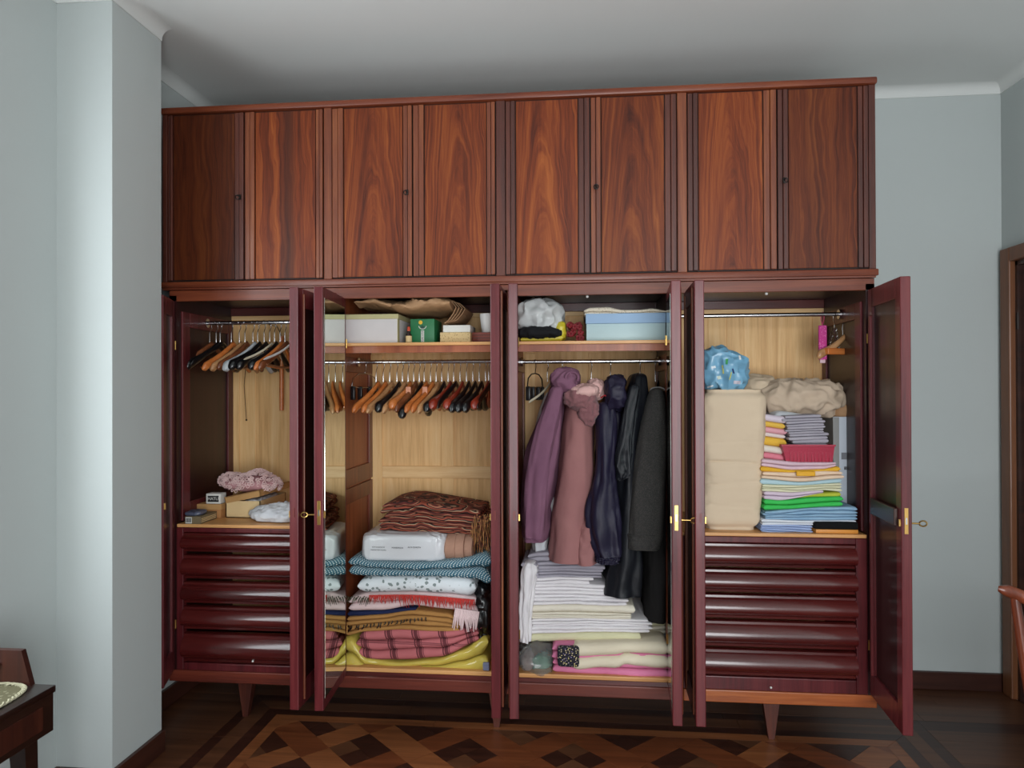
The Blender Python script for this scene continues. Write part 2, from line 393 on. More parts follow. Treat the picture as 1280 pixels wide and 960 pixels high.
# door in the right wall
fr = MB(); F0, F1 = .595, .672
fr.box(XRW-.028, XRW+.02, F0, F1, 0, 2.19, .006).box(XRW-.028, XRW+.02, DY0-.09, DY0, 0, 2.19, .006).box(XRW-.028, XRW+.02, DY0, F0, 2.12, 2.19, .006)
door = struct('door_1', MB().box(XRW+.03, XRW+.07, DY0, F0, .006, 2.125, .003), mat_wood('dark_door_leaf', (30, 17, 14), (44, 26, 21), (56, 34, 28), .4, .1, 'z'))
struct('door_frame', fr, FRAMEW, door)
struct('door_stop', MB().box(XRW+.0, XRW+.03, F0-.018, F0, 0, 2.12).box(XRW+.0, XRW+.03, DY0, F0, 2.10, 2.12), DARKW, door)
for z in (1.83, .35): struct('hinge', MB().tube([(XRW+.004, F0-.012, z-.04), (XRW+.004, F0-.012, z+.04)], .007, 8), DARKMETAL, door)
struct('door_panel_bead', MB().box(XRW+.024, XRW+.03, F0-.05, F0-.044, .1, 2.08).box(XRW+.024, XRW+.03, DY0+.044, DY0+.05, .1, 2.08).box(XRW+.024, XRW+.03, DY0+.05, F0-.05, 2.07, 2.08), DARKW, door)

# ------------------------------------------------------------------ parquet floor, piece by piece
floor = struct('floor', MB().box(XL-T, XRW+T, YC-T, YB+T, -.1, -.006), mat_wood('parquet_floor_field', (62, 34, 20), (86, 50, 32), (104, 64, 42), .38, .12, 'x', 1.0), origin=(0, 0, 0))
def clip(poly, x0, x1, y0, y1):
    for ax, lim, sg in ((0, x0, 1), (0, x1, -1), (1, y0, 1), (1, y1, -1)):
        out = []
        for i in range(len(poly)):
            a, b = poly[i-1], poly[i]; da, db = (a[ax]-lim)*sg, (b[ax]-lim)*sg
            if (da >= 0) != (db >= 0):
                t = da/(da-db); out.append((a[0]+(b[0]-a[0])*t, a[1]+(b[1]-a[1])*t))
            if db >= 0: out.append(b)
        poly = out
        if len(poly) < 3: return []
    return poly
def shrink(poly, g):
    cx = sum(p[0] for p in poly)/len(poly); cy = sum(p[1] for p in poly)/len(poly)
    out = []
    for x, y in poly:
        dx, dy = cx-x, cy-y; L = math.hypot(dx, dy) or 1
        out.append((x+dx/L*g, y+dy/L*g))
    return out
npiece = [0]
def piece(name, poly, m, dz=0):
    a = abs(sum(poly[i-1][0]*poly[i][1]-poly[i][0]*poly[i-1][1] for i in range(len(poly))))/2 if len(poly) > 2 else 0
    if a < .0004: return
    poly = shrink(poly, .0008); npiece[0] += 1
    cx = sum(p[0] for p in poly)/len(poly); cy = sum(p[1] for p in poly)/len(poly)
    top = -.0004 + dz - rnd.random()*.0006
    mb = MB().loft([[(x, y, -.0065) for x, y in poly], [(x, y, top) for x, y in poly]])
    o = obj(name, mb, m, floor, origin=(cx, cy, 0), kind='structure')
    return o
FX0, FX1, FY1, FY0 = -1.36, 1.28, .075, -.85
P = .4455; H = P/2; X0 = -.26   # lattice of dark squares standing on their corners
q = .135
def rotrect(cx, cy, ux, uy, l, w):
    vx, vy = -uy, ux
    return [(cx+ux*l*a+vx*w*b, cy+uy*l*a+vy*w*b) for a, b in ((-.5, -.5), (.5, -.5), (.5, .5), (-.5, .5))]
S2 = math.sqrt(.5); side = q/S2; pit = H/S2; sw = pit-side
for j in range(-1, 6):
    for i in range(-5, 6):
        cx = X0 + i*P + (H if j % 2 else 0); cy = FY1 - H*j
        for k in range(4):   # each dark square is four small tiles
            a = PI/2*k
            sub = [(cx, cy), (cx+q/2*(math.cos(a)-math.sin(a)*0) + (-q/2*0), cy+q/2*math.sin(a)), None, None]
            d1 = (math.cos(a)*q, math.sin(a)*q); d2 = (math.cos(a+PI/2)*q, math.sin(a+PI/2)*q)
            # quadrants cut along the lines joining side midpoints
            m1 = ((d1[0]+d2[0])/2, (d1[1]+d2[1])/2); d0 = (math.cos(a-PI/2)*q, math.sin(a-PI/2)*q); m0 = ((d1[0]+d0[0])/2, (d1[1]+d0[1])/2)
            sub = [(cx, cy), (cx+m0[0], cy+m0[1]), (cx+d1[0], cy+d1[1]), (cx+m1[0], cy+m1[1])]
            piece('parquet_tile', clip(sub, FX0, FX1, FY0, FY1), P_DARK if rnd.random() < .8 else P_PLANK)
        # strips: one long piece running down-right under the square, one short piece running down-left
        for (ux, uy, l, nx, ny) in ((S2, S2, side, S2, -S2), (S2, -S2, side+sw, -S2, -S2)):
            ox = cx + nx*(side/2+sw/2); oy = cy + ny*(side/2+sw/2)
            if l > side: ox += ux*sw/2; oy += uy*sw/2
            piece('parquet_strip', clip(rotrect(ox, oy, ux, uy, l, sw), FX0, FX1, FY0, FY1), P_MID if rnd.random() < .6 else P_LIGHT)
def band(name, a, b, m, seg=.75):
    """border strip: two mitred rails at the sides (running in Y) and one along the back (running in X)"""
    xl0, xl1, xr0, xr1, y0, y1 = a
    for (x0, x1, s) in ((xl0, xl1, -1), (xr0, xr1, 1)):
        y = FY0
        while y < y0 - 1e-6:
            ye = min(y+seg, y0)
            if y0-ye < .2: ye = y0
            pl = [(x0, y), (x1, y), (x1, ye), (x0, ye)]
            if ye == y0:
                pl = [(x0, y), (x1, y), (x1, y0 if s < 0 else y1), (x0, y1 if s < 0 else y0)]
            piece(name, pl, m); y = ye
    x = xl0; first = True
    while x < xr1 - 1e-6:
        xe = min(x+seg, xr1)
        if xr1-xe < .2: xe = xr1
        pl = [(xl1 if first else x, y0), (xr0 if xe == xr1 else xe, y0), (xe, y1), (x, y1)]
        piece(name, pl, m); x = xe; first = False
band('parquet_strip', (-1.415, -1.36, 1.28, 1.335, .075, .13), 0, P_LIGHT)
band('parquet_border', (-1.472, -1.415, 1.335, 1.39, .13, .185), 0, P_DARK)
band('parquet_strip', (-1.551, -1.472, 1.39, 1.457, .185, .268), 0, P_PLANK)
band('parquet_border', (-1.603, -1.551, 1.457, 1.512, .268, .33), 0, P_DARK)
y = .70; row = 0
while y > -.85:
    y2 = max(y-.092, -.85)
    for (xa, xb) in (([(XL+.018, XRW)] if y2 > .33 else [(XL+.018, -1.603), (1.512, XRW)])):
        x = xa
        while x < xb-1e-6:
            xe = min(x+.5+rnd.random()*.6, xb)
            if xb-xe < .2: xe = xb
            yy2 = y2
            if y > .33 > y2: yy2 = .33
            dark = (xa > 1 and .26 < (y+y2)/2 < .34)
            pl = [(x, yy2), (xe, yy2), (xe, y), (x, y)]
            piece('parquet_plank', pl, P_DARK if dark else P_PLANK); x = xe
    y = y2 if not (y > .33 > y2) else .33
    row += 1

# ------------------------------------------------------------------ wardrobe (lower) and its upper cupboard
WX0, WX1, WD = -1.895, 1.215, .55
ZB, ZS, ZTOP = .1915, 1.963, 2.7908
up = thing('upper_cupboard', 'long dark rosewood-veneered cupboard with eight closed figured doors, standing on top of the open wardrobe', 'cupboard', ((WX0+WX1)/2, WD/2, ZS))
GROOVE = mat_plain('dark_groove', (30, 13, 9), .6)
ub = MB().box(WX0+.004, WX1-.004, .012, WD, ZS+.036, 2.762).box(WX0+.004, WX1-.004, .03, WD, ZS, ZS+.04)
obj('carcass', ub, GROOVE, up)
obj('end_panel', MB().box(WX1-.006, WX1-.002, -.002, WD, ZS+.036, 2.762), VSTILE2, up); obj('end_panel', MB().box(WX0+.002, WX0+.006, -.002, WD, ZS+.036, 2.762), VSTILE2, up)
cr = MB().box(WX0-.004, WX1+.004, -.016, WD, 2.762, ZTOP, .008)
obj('crown_board', cr, REDX if False else VRAIL, up, smooth=40)
obj('base_moulding', MB().box(WX0-.002, WX1+.006, -.013, .03, ZS+.008, ZS+.036, .005).box(WX0+.004, WX1-.004, -.006, .03, ZS, ZS+.01), VRAIL, up, smooth=40)
UZ0, UZ1 = ZS+.040, 2.758
# posts between the pairs of doors
def ustile(x0, x1, m, y=-.004, name='post'):
    obj(name, MB().box(x0, x1, y, .02, UZ0-.004, UZ1+.004, .003), m, up)
ustile(WX0+.002, -1.870, VSTILE2); ustile(-1.135, -1.099, VSTILE); ustile(-.364, -.324, VSTILE2); ustile(.409, .449, VSTILE); ustile(1.186, WX1-.002, VSTILE2)
UD = [(-1.868, -1.503, 'L', .030, .048, 10, .02, 8, .46, .0, VSTILE2, VSTILE2),  # dark veneer, its tone lowered further to paint in the pillar's shade
      (-1.501, -1.137, 'R', .050, .036, 4, .01, 3, 1.08, .8, VSTILE, VSTILE),
      (-1.097, -.733, 'L', .055, .044, 44, .00, 21, .98, 0, VSTILE, VSTILE),
      (-.731, -.366, 'R', .052, .040, 66, .01, 5, .98, 0, VSTILE, VSTILE),
      (-.322, .042, 'L', .045, .052, 52, -.02, 9, 1.05, 0, VSTILE2, VSTILE2),
      (.044, .407, 'R', .046, .052, 42, .00, 12, .84, 0, VSTILE, VSTILE2),
      (.451, .817, 'L', .046, .056, 62, .00, 14, 1.08, 0, VSTILE2, VSTILE),
      (.819, 1.184, 'R', .046, .044, 6, -.03, 17, .66, .15, VSTILE2, VSTILE2)]
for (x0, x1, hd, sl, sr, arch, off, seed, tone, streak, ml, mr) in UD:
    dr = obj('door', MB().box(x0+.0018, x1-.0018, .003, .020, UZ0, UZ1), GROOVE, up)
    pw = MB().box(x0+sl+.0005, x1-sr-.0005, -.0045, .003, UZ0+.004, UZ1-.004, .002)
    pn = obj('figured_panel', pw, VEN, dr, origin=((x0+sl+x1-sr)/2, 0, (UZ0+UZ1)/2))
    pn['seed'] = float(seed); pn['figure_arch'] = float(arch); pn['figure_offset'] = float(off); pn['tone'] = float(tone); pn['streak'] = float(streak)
    pn['figure_run'] = .62 if arch > 20 else .10; pn['figure_lean'] = 0.0 if arch > 20 else 5.5
    for (a, b, m) in ((x0+.002, x0+sl-.003, ml), (x1-sr+.003, x1-.002, mr)):
        mid = (a+b)/2
        obj('stile', MB().box(a, mid-.001, -.007, .003, UZ0+.002, UZ1-.002, .002).box(mid+.001, b, -.011, .003, UZ0+.002, UZ1-.002, .003), m, dr)
for i, (px, py) in enumerate(((300, 246), (509, 240), (745, 233), (980, 225))):
    p = at(px, py, -.012)
    kb = MB().tube([(p.x, -.009, p.z), (p.x, -.034, p.z)], .0028, 6)
    kb.tube([(p.x+.010*math.cos(a*PI/5), -.036, p.z-.008+.010*math.sin(a*PI/5)) for a in range(11)], .0022, 6)
    kb.box(p.x-.005, p.x+.005, -.0125, -.0105, p.z-.013, p.z+.011, .001)
    obj('key', kb, DARKMETAL, up)

wd = thing('wardrobe', 'wide mahogany wardrobe with open doors, four bays full of clothes, on tapered legs', 'wardrobe', ((WX0+WX1)/2, WD/2, 0))
LX0, LX1 = -1.862, 1.207
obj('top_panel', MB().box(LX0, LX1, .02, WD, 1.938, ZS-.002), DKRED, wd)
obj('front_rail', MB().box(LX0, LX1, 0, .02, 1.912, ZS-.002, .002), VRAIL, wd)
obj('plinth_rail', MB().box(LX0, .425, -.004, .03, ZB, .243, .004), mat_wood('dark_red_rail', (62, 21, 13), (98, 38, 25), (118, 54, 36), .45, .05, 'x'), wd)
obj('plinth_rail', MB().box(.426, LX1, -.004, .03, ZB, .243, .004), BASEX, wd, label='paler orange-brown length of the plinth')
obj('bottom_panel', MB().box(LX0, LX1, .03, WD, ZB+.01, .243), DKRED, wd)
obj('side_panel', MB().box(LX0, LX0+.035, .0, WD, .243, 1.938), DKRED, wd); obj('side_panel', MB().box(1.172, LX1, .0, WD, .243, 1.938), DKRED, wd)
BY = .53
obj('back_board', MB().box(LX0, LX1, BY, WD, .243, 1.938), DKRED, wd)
PT = [(-1.118, -1.078), (-.336, -.290), (.374, .424)]
for a, b in PT:
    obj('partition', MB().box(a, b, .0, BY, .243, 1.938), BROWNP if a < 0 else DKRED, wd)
BAYS = [(LX0+.035, -1.118), (-1.078, -.336), (-.290, .374), (.424, 1.172)]
for n, (a, b) in enumerate(BAYS):
    red = n in (0, 3)
    # oak back: boards held by stiles and rails
    obj('back_panel', MB().box(a, b, BY-.012, BY, .28, 1.886), OAK, wd)
    if red:
        obj('back_stile', MB().box(a, a+.042, BY-.02, BY-.012, .9, 1.90, .002) if n == 0 else MB().box(b-.05, b, BY-.02, BY-.012, .9, 1.90, .002), OAK, wd)
        xs = [a+.042, a+.40] if n == 0 else [a+.20, a+.29, b-.26]
        for x in xs[:2]: obj('back_stile', MB().box(x, x+.085, BY-.016, BY-.012, .92, 1.86, .002), OAK, wd)
    else:
        obj('back_stile', MB().box(a, a+.06, BY-.022, BY-.012, .28, 1.69, .002), OAK, wd)
        obj('back_stile', MB().box(b-.06, b, BY-.022, BY-.012, .28, 1.69, .002), OAK, wd)
        obj('back_stile', MB().box((a+b)/2-.005, (a+b)/2+.06, BY-.020, BY-.012, .28, 1.69, .002), OAK, wd)
        obj('back_rail', MB().box(a+.06, b-.06, BY-.024, BY-.012, 1.056, 1.118, .003), OAKX, wd)
    obj('back_rail', MB().box(a, b, BY-.03, BY-.010, 1.897, 1.938, .002), REDX, wd)
    obj('back_rail', MB().box(a, b, BY-.024, BY-.010, 1.876, 1.897, .002), OAKX, wd)
    if not red:
        obj('shelf', MB().box(a, b, .012, BY-.012, 1.702, 1.716, .002), SHELF, wd)
        obj('shelf_bearer', MB().box(a, b, .03, .05, 1.672, 1.702), BROWNP, wd)
        obj('shelf', MB().box(a, b, .004, BY-.012, .262, .280, .003), SHELF, wd, label='pale shelf edge')
        obj('bay_rail', MB().box(a, b, .004, .02, .240, .262), REDX, wd)
    else:
        obj('shelf', MB().box(a, b, .0, BY-.012, .887, .902, .003), SHELF, wd)
# inner side frames of bays
def sideframe(x, s, m, mp, z0, z1):
    t = .010*s
    obj('side_stile', MB().box(x, x+t, .035, .095, z0, z1, .002), m, wd); obj('side_stile', MB().box(x, x+t, BY-.075, BY-.022, z0, z1, .002), m, wd)
    obj('side_rail', MB().box(x, x+t, .095, BY-.075, z1-.07, z1, .002), m, wd); obj('side_rail', MB().box(x, x+t, .095, BY-.075, z0, z0+.08, .002), m, wd)
sideframe(LX0+.035, 1, RED, DKRED, .91, 1.87); sideframe(1.172, -1, RED, DKRED, .91, 1.87)
BR = mat_wood('brown_side_frame', (84, 34, 18), (112, 50, 28), (134, 68, 40), .4, .15, 'z')
sideframe(-1.078, 1, BR, BROWNP, .30, 1.05); sideframe(-1.078, 1, BR, BROWNP, 1.06, 1.66)
sideframe(-.290, 1, BR, BROWNP, .30, 1.66); sideframe(.374, -1, BR, BROWNP, .30, 1.66); sideframe(-.336, -1, BR, BROWNP, .30, 1.66)
# rods
RY = .25
RODS = [(LX0+.035, -1.118, 1.836), (-1.068, -.346, 1.640), (-.280, .364, 1.636), (.424, 1.162, 1.840)]
for a, b, z in RODS:
    rd = obj('hanging_rod', MB().tube([(a, RY, z), (b, RY, z)], .0095, 12), STEEL, wd, smooth=60)
    obj('rod_bracket', MB().tube([(a+.001, RY, z), (a+.012, RY, z)], .022, 12), STEEL, rd, smooth=60); obj('rod_bracket', MB().tube([(b-.012, RY, z), (b-.001, RY, z)], .022, 12), STEEL, rd, smooth=60)
# small hooks and catch pins
for (px, py, y) in ((734, 371, .03), (958, 368, .03)):
    p = at(px, py, y); obj('catch_pin', MB().sphere((p.x, y, 1.908), .0065), WHITEP, wd, smooth=True)
for (px, py) in ((315.5, 827), (964, 860)):
    p = at(px, py, -.012); obj('catch_pin', MB().sphere((p.x, -.008, p.z), .005), WHITEP, wd, smooth=True)
# drawers
def drawers(a, b, zs, m, wx0, wx1):
    obj('drawer_frame', MB().box(a, wx0, -.002, .03, .243, .886, .003).box(wx1, b, -.002, .03, .243, .886, .003).box(wx0, wx1, 0.0, .03, zs[0][1]+.002, .886, .003)
        .box(wx0, wx1, -.001, .03, .243, zs[-1][0]-.006, .004), RED, wd)
    for z0, z1 in zs:
        h = z1-z0; prof = [(.03, z0), (.004, z0), (.002, z0+h*.10), (-.010, z0+h*.16), (-.026, z0+h*.24), (-.034, z0+h*.36), (-.035, z0+h*.5), (-.030, z0+h*.64), (-.020, z0+h*.76), (-.010, z0+h*.84), (-.004, z0+h*.88), (-.003, z0+h*.97), (.004, z0+h), (.03, z0+h)]
        d = obj('drawer', MB().prism(prof, 0, wx0+.003, wx1-.003), m, wd, smooth=35)
        obj('drawer_end', MB().box(wx1-.006, wx1-.002, -.012, .02, z0+h*.1, z1-h*.1), RED, d)
def zz(px, pairs): return [(at(px, q1, -.02).z, at(px, q0, -.02).z) for q0, q1 in pairs]
drawers(LX0+.035, -1.118, zz(300, [(668, 692), (696, 726), (730, 757), (761, 790), (795, 831)]), DRAWM, -1.795, -1.128)
drawers(.424, 1.172, zz(970, [(681, 711), (714, 743), (746, 776), (779, 812), (815, 848)]), DRAWM, .434, 1.128)
# legs
for (x, y) in ((-1.55, .12), (-.38, .12), (.81, .12), (-1.55, .45), (-.38, .45), (.81, .45)):
    def rg(hx, hy, z, dy): return [(x-hx, y-hy+dy, z), (x+hx, y-hy+dy, z), (x+hx, y+hy+dy, z), (x-hx, y+hy+dy, z)]
    s = -1 if y < .3 else 1
    obj('leg', MB().loft([rg(.012, .012, 0, .03*s*.5), rg(.040, .028, ZB+.005, 0)]), mat_legs if False else VSTILE2, wd)

# doors of the lower part: hinge at the local origin, closed along +x (L) or -x (R)
DZ0, DZ1, DW, DT = .25, 1.912, .358, .036
def wdoor(hx, hy, s, ang, mirror=False, key=False, plate=False, strap=False, name_label=None, w=DW):
    def bx(mb, xa, xb, ya, yb, za, zb, b=0): return mb.box(min(xa*s, xb*s), max(xa*s, xb*s), ya, yb, za, zb, b)
    d = MB(); st = .052
    bx(d, 0, st, -DT, 0, DZ0, DZ1, .003); bx(d, w-st, w, -DT, 0, DZ0, DZ1, .003)
    bx(d, st, w-st, -DT, 0, DZ1-.075, DZ1, .002); bx(d, st, w-st, -DT, 0, DZ0, DZ0+.095, .002)
    o = obj('door', d, RED, wd, local=True, label=name_label)
    o.location = Vector((hx, hy, 0)) - wloc(wd); o.rotation_euler = (0, 0, math.radians(ang))
    def sub(nm, mb, m, **k): return obj(nm, mb, m, o, local=True, **k)
    p = MB(); bx(p, st-.004, w-st+.004, -DT+.006, -.010, DZ0+.09, DZ1-.07); sub('door_panel', p, VSTILE2 if mirror else DKRED)
    if mirror:
        p = MB(); bx(p, st-.030, w-st+(.030 if s > 0 else 0), -.008, .0015, DZ0+.04, DZ1-.04, .002); sub('mirror', p, MIRROR, label='tall mirror on the inner face of the door')
    # moulded beads on the outer face
    p = MB()
    bx(p, st, st+.010, -DT-.006, -DT+.008, DZ0+.02, DZ1-.02, .003); bx(p, w-st-.010, w-st, -DT-.006, -DT+.008, DZ0+.02, DZ1-.02, .003)
    sub('bead', p, VSTILE)
    zk = 1.025
    if plate:
        sub('lock_plate', MB().box(w*s-.0015 if s > 0 else -w-.0012, (w*s+.0012) if s > 0 else -w+.0015, -.023, -.010, zk-.047, zk+.047, .0005), BRASS)
        p = MB(); p.box(w*s-.0025, w*s+.0025, -.019, -.0135, zk-.012, zk+.012); sub('lock_bolt', p, STEEL)
    else:
        p = MB(); p.box(w*s-.002, w*s+.0008, -.021, -.011, zk-.018, zk+.018); sub('keep', p, mat_keep)
    if key:
        xk = (w-.026)*s
        p = MB().tube([(xk, -DT+.002, zk-.012), (xk, -DT-.034, zk-.012)], .0032, 8)
        p.tube([(xk, -DT-.046+.013*math.cos(a*PI/6), zk-.012+.010*math.sin(a*PI/6)) for a in range(13)], .003, 6)
        p.tube([(xk, -DT+.001, zk-.012), (xk, -DT-.004, zk-.012)], .008, 10)
        sub('key', p, BRASS, smooth=True)
    p = MB(); p.box((w-.012)*s-.004, (w-.012)*s+.004, -.0005, .006, zk-.022, zk+.004, .001); sub('catch', p, BRASS)
    for z in (DZ0+.2, DZ1-.2):
        sub('hinge', MB().tube([(0, .002, z-.02), (0, .002, z+.02)], .0035, 8), BRASS)
    if strap:
        p = MB(); bx(p, .062, w-.035, .0, .014, 1.0, 1.065, .003); sub('tie_bar', p, DARKW)
        p = MB(); bx(p, .044, .060, .0005, .012, .345, 1.80, .003); sub('inner_bead', p, RED, label='brighter red bead')
    return o
mat_keep = mat_plain('red_keep', (96, 22, 18), .4)
wdoor(-1.832, -.006, 1, -70, w=.225, name_label='leftmost door, turned against the pillar')
wdoor(-1.1432, -.004, -1, 90)
wdoor(-1.035, -.004, 1, -85.5, mirror=True, key=True, plate=True, name_label='door lined with a tall mirror')
wdoor(-.345, -.004, -1, 90)
wdoor(-.270, -.004, 1, -85)
wdoor(.361, -.004, -1, 86, mirror=True, key=True, plate=True)
wdoor(.470, -.004, 1, -92)
wdoor(1.178, -.004, -1, 86, key=True, plate=True, strap=True, name_label='rightmost door, open beside the white wall')
# ------------------------------------------------------------------ builders for the contents
def bp(px0, px1, pyt, pyb, y):
    a = at(px0, pyb, y); b = at(px1, pyt, y); return a.x, b.x, a.z, b.z
def box_thing(name, label, cat, x0, x1, y0, y1, z0, z1, m, b=.002, group=None, rot=0):
    cx, cy = (x0+x1)/2, (y0+y1)/2
    mb = MB().box(x0, x1, y0, y1, z0, z1, b)
    o = obj(name, mb, m, None, label, cat, group, origin=(cx, cy, z0), smooth=40)
    if rot: o.rotation_euler.z = rot
    return o
def fold_mesh(x0, x1, zt, zb, y0, y1, layers, seed, endr=.10, jag=.010, fr=.9, wav=.004, M=30, lean=0):
    mb = MB(); r = random.Random(seed)
    for k in range(layers):
        a0 = x0 + r.random()*jag; a1 = x1 - r.random()*jag; yf = y0 + r.random()*jag*.8
        rings = []
        for i in range(M+1):
            s = i/M
            s = .5-.5*math.cos(PI*s)*(.65) - (.5-.5*.65)*(1-2*s)
            x = a0+(a1-a0)*s
            t, b = zt(x), zb(x); H = max(t-b, .002)
            w0 = nz(x*9, k*1.7+seed, 0)*wav*(1 if 0 < k else 0); w1 = nz(x*9, (k+1)*1.7+seed, 0)*wav*(1 if k < layers-1 else 0)
            lo = b + H*k/layers + w0; hi = b + H*(k+1)/layers + w1 
            if k < layers-1: hi -= min(.0012, H/layers*.15)
            h = max(hi-lo, .0015)
            d = min(s, 1-s)*(a1-a0); rr = min(h*.5*1.1, endr); e = 1 if d >= rr else math.sqrt(max(1-(1-d/rr)**2, .02))
            mid = (lo+hi)/2; h2 = h*e/2
            yy = yf + nz(x*6, k*3.1, seed)*.010 + nz(x*25, k, seed)*.003
            rad = min(h2*fr*1.3, .035)
            ring = [(x, y1, mid+h2), (x, (yy+y1)/2, mid+h2), (x, yy+rad*1.0, mid+h2)]
            for q in range(1, 6):
                an = PI/2 - PI*q/6
                ring.append((x, yy+rad-rad*math.cos(an), mid+h2*math.sin(an)))
            ring += [(x, yy+rad, mid-h2), (x, (yy+y1)/2, mid-h2), (x, y1, mid-h2)]
            rings.append(ring)
        mb.loft(rings)
    if lean: mb.v = [(v[0]+(v[2]-zb(x0))*lean, v[1], v[2]) for v in mb.v]
    return mb
def textile(name, label, cat, px0, px1, top, bot, y0, y1, layers, m, group=None, **k):
    """folded cloth whose front outline is given by a top and a bottom line in photo pixels, standing at plane y0"""
    x0 = at(px0, (top[0][1]+bot[0][1])/2, y0).x; x1 = at(px1, (top[-1][1]+bot[-1][1])/2, y0).x
    T = [(p.x, p.z) for p in (at(a, b, y0) for a, b in top)]; B = [(p.x, p.z) for p in (at(a, b, y0) for a, b in bot)]
    sd = k.pop('seed', None) or (hash_(name+label) % 97)
    mb = fold_mesh(x0, x1, lambda x: interp(T, x), lambda x: interp(B, x), y0, y1, layers, sd, **k)
    return obj(name, mb, m, None, label, cat, group, smooth=70)
def hash_(s):
    h = 7
    for ch in s: h = (h*31+ord(ch)) & 0xffffff
    return h
def blob_mesh(c, r, e=2.5, amp=.01, freq=8, seed=0, n=36, ridge=True, flat=None, ez=None):
    rings = []; c = Vector(c); ez = ez or e
    def sp(v, p): return math.copysign(abs(v)**p, v)
    for i in range(1, n//2):
        a = -PI/2 + PI*i/(n//2); ring = []
        for j in range(n):
            b = 2*PI*j/n
            p = Vector((r[0]*sp(math.cos(a), 2/ez)*sp(math.cos(b), 2/e), r[1]*sp(math.cos(a), 2/ez)*sp(math.sin(b), 2/e), r[2]*sp(math.sin(a), 2/ez)))
            q_ = Vector((p.x*freq+seed, p.y*freq, p.z*freq+seed*.7))
            d = noise.noise(q_) 
            if ridge: d = (1-2*abs(d))*.6 + .5*(1-2*abs(noise.noise(q_*2.3)))-.5
            else: d += .5*noise.noise(q_*2.1)
            nn = Vector((p.x/r[0]**2, p.y/r[1]**2, p.z/r[2]**2)).normalized()
            p = p + nn*d*amp
            if flat is not None and p.z < -flat: p.z = -flat
            ring.append(c+p)
        rings.append(ring)
    return MB().loft(rings)
def pblob(px0, py0, px1, py1, y, ry, **k):
    a = at(px0, py1, y); b = at(px1, py0, y)
    return blob_mesh(((a.x+b.x)/2, y, (a.z+b.z)/2), ((b.x-a.x)/2, ry, (b.z-a.z)/2), **k)

# ---- hangers: local origin at the rod's axis, arms along local Y
def arm_mesh(w, drop, style, seed=0):
    rings = []; N = 24
    for i in range(N+1):
        t = -1+2*i/N; u = abs(t); y = t*w
        z = -.098 - drop*(u**1.15) - (.014*math.sin(PI*u) if style != 'flat' else 0)
        x = -.030*(1-math.cos(PI*u))/2 + .012
        if style == 'lobe': th, h = .007+.017*max(0, (u-.35)/.65)**1.2, .012+.016*max(0, (u-.3)/.7)
        elif style == 'flat': th, h = .006, .013+.004*u
        elif style == 'thin': th, h = .003, .006
        else: th, h = .0075+.006*u, .013+.009*u
        e = 1 if u < .93 else math.sqrt(max(1-((u-.93)/.075)**2, .15)); th *= e; h *= e
        rings.append([(x+th*math.cos(2*PI*k/10), y, z+h*math.sin(2*PI*k/10)) for k in range(10)])
    return MB().loft(rings)
def hook_mesh(z0=-.09):
    pts = [(0, 0, z0), (0, 0, -.045), (0, .004, -.034), (0, .014, -.020)]
    pts += [(0, .0135*math.cos(a), .0135*math.sin(a)) for a in [-.6+i*PI*1.15/10 for i in range(11)]]
    return MB().tube(pts, .0019, 6)
HM = {}
def hang_part(key, fn):
    if key not in HM: HM[key] = fn()
    return HM[key]
def add_part(name, mb, m, parent, smooth=60): return obj(name, mb, m, parent, local=True, smooth=smooth)
H_ORANGE = mat_wood('orange_hanger_wood', (160, 82, 34), (196, 112, 54), (216, 136, 74), .35, .3, 'y', 1)
H_TAN = mat_wood('tan_hanger_wood', (150, 104, 66), (184, 136, 92), (204, 158, 112), .4, .2, 'y', 1)
H_BROWN = mat_wood('brown_hanger_wood', (86, 46, 26), (120, 68, 40), (142, 88, 54), .35, .3, 'y', 1)
H_RED = mat_wood('reddish_hanger_wood', (96, 26, 16), (134, 44, 28), (156, 62, 40), .28, .4, 'y', 1)
H_GREY = mat_plain('pale_grey_plastic', (186, 192, 196), .35); H_CREAM = mat_plain('cream_plastic', (226, 216, 190), .35)
TAG = mat_plain('pink_paper_tag', (226, 160, 130), .7)
HSTY = {'orange': ('wood', H_ORANGE, 'orange wooden', .125), 'tan': ('wood', H_TAN, 'pale tan wooden', .128), 'brown': ('wood', H_BROWN, 'dark brown wooden', .122),
        'red': ('lobe', H_RED, 'reddish polished wooden', .105), 'black': ('lobe', BLACKM, 'black broad-shouldered plastic', .118), 'blackthin': ('flat', BLACKM, 'thin black', .11),
        'grey': ('lobe', H_GREY, 'pale grey broad-shouldered plastic', .125), 'cream': ('thin', H_CREAM, 'thin cream plastic', .085), 'paddle': ('lobe', H_ORANGE, 'orange paddle-ended wooden', .105),
        'white': ('thin', WHITEP, 'thin white plastic', .085)}
def hanger(x, rodz, sty, rot, label, group, w=.200, bar=None, tag=False, dy=0, cat='hanger', clips=False, low=0):
    st, m, _, drop = HSTY[sty]
    h = thing('clothes_hanger', label, cat, (x, RY+dy, rodz), group, math.radians(rot))
    add_part('shoulder_bar', arm_mesh(w, drop+low, st), m, h)
    add_part('hook', hook_mesh(), STEEL, h)
    if bar is None: bar = sty in ('brown', 'tan', 'orange')
    if bar: add_part('trouser_bar', MB().tube([(-.004, -w*.80, -.10-drop*.86), (-.010, 0, -.105-drop*.9), (-.004, w*.80, -.10-drop*.86)], .0048, 8), m, h)
    if tag:
        add_part('tag', MB().box(-.012, .012, -.075, -.073, -.150, -.115, .0005), TAG, h)
    if clips:
        for s in (-1, 1): add_part('clip', MB().box(-.010, .010, s*w*.7-.012, s*w*.7+.012, -.125-drop, -.085-drop, .003), DARKMETAL, h)
    return h
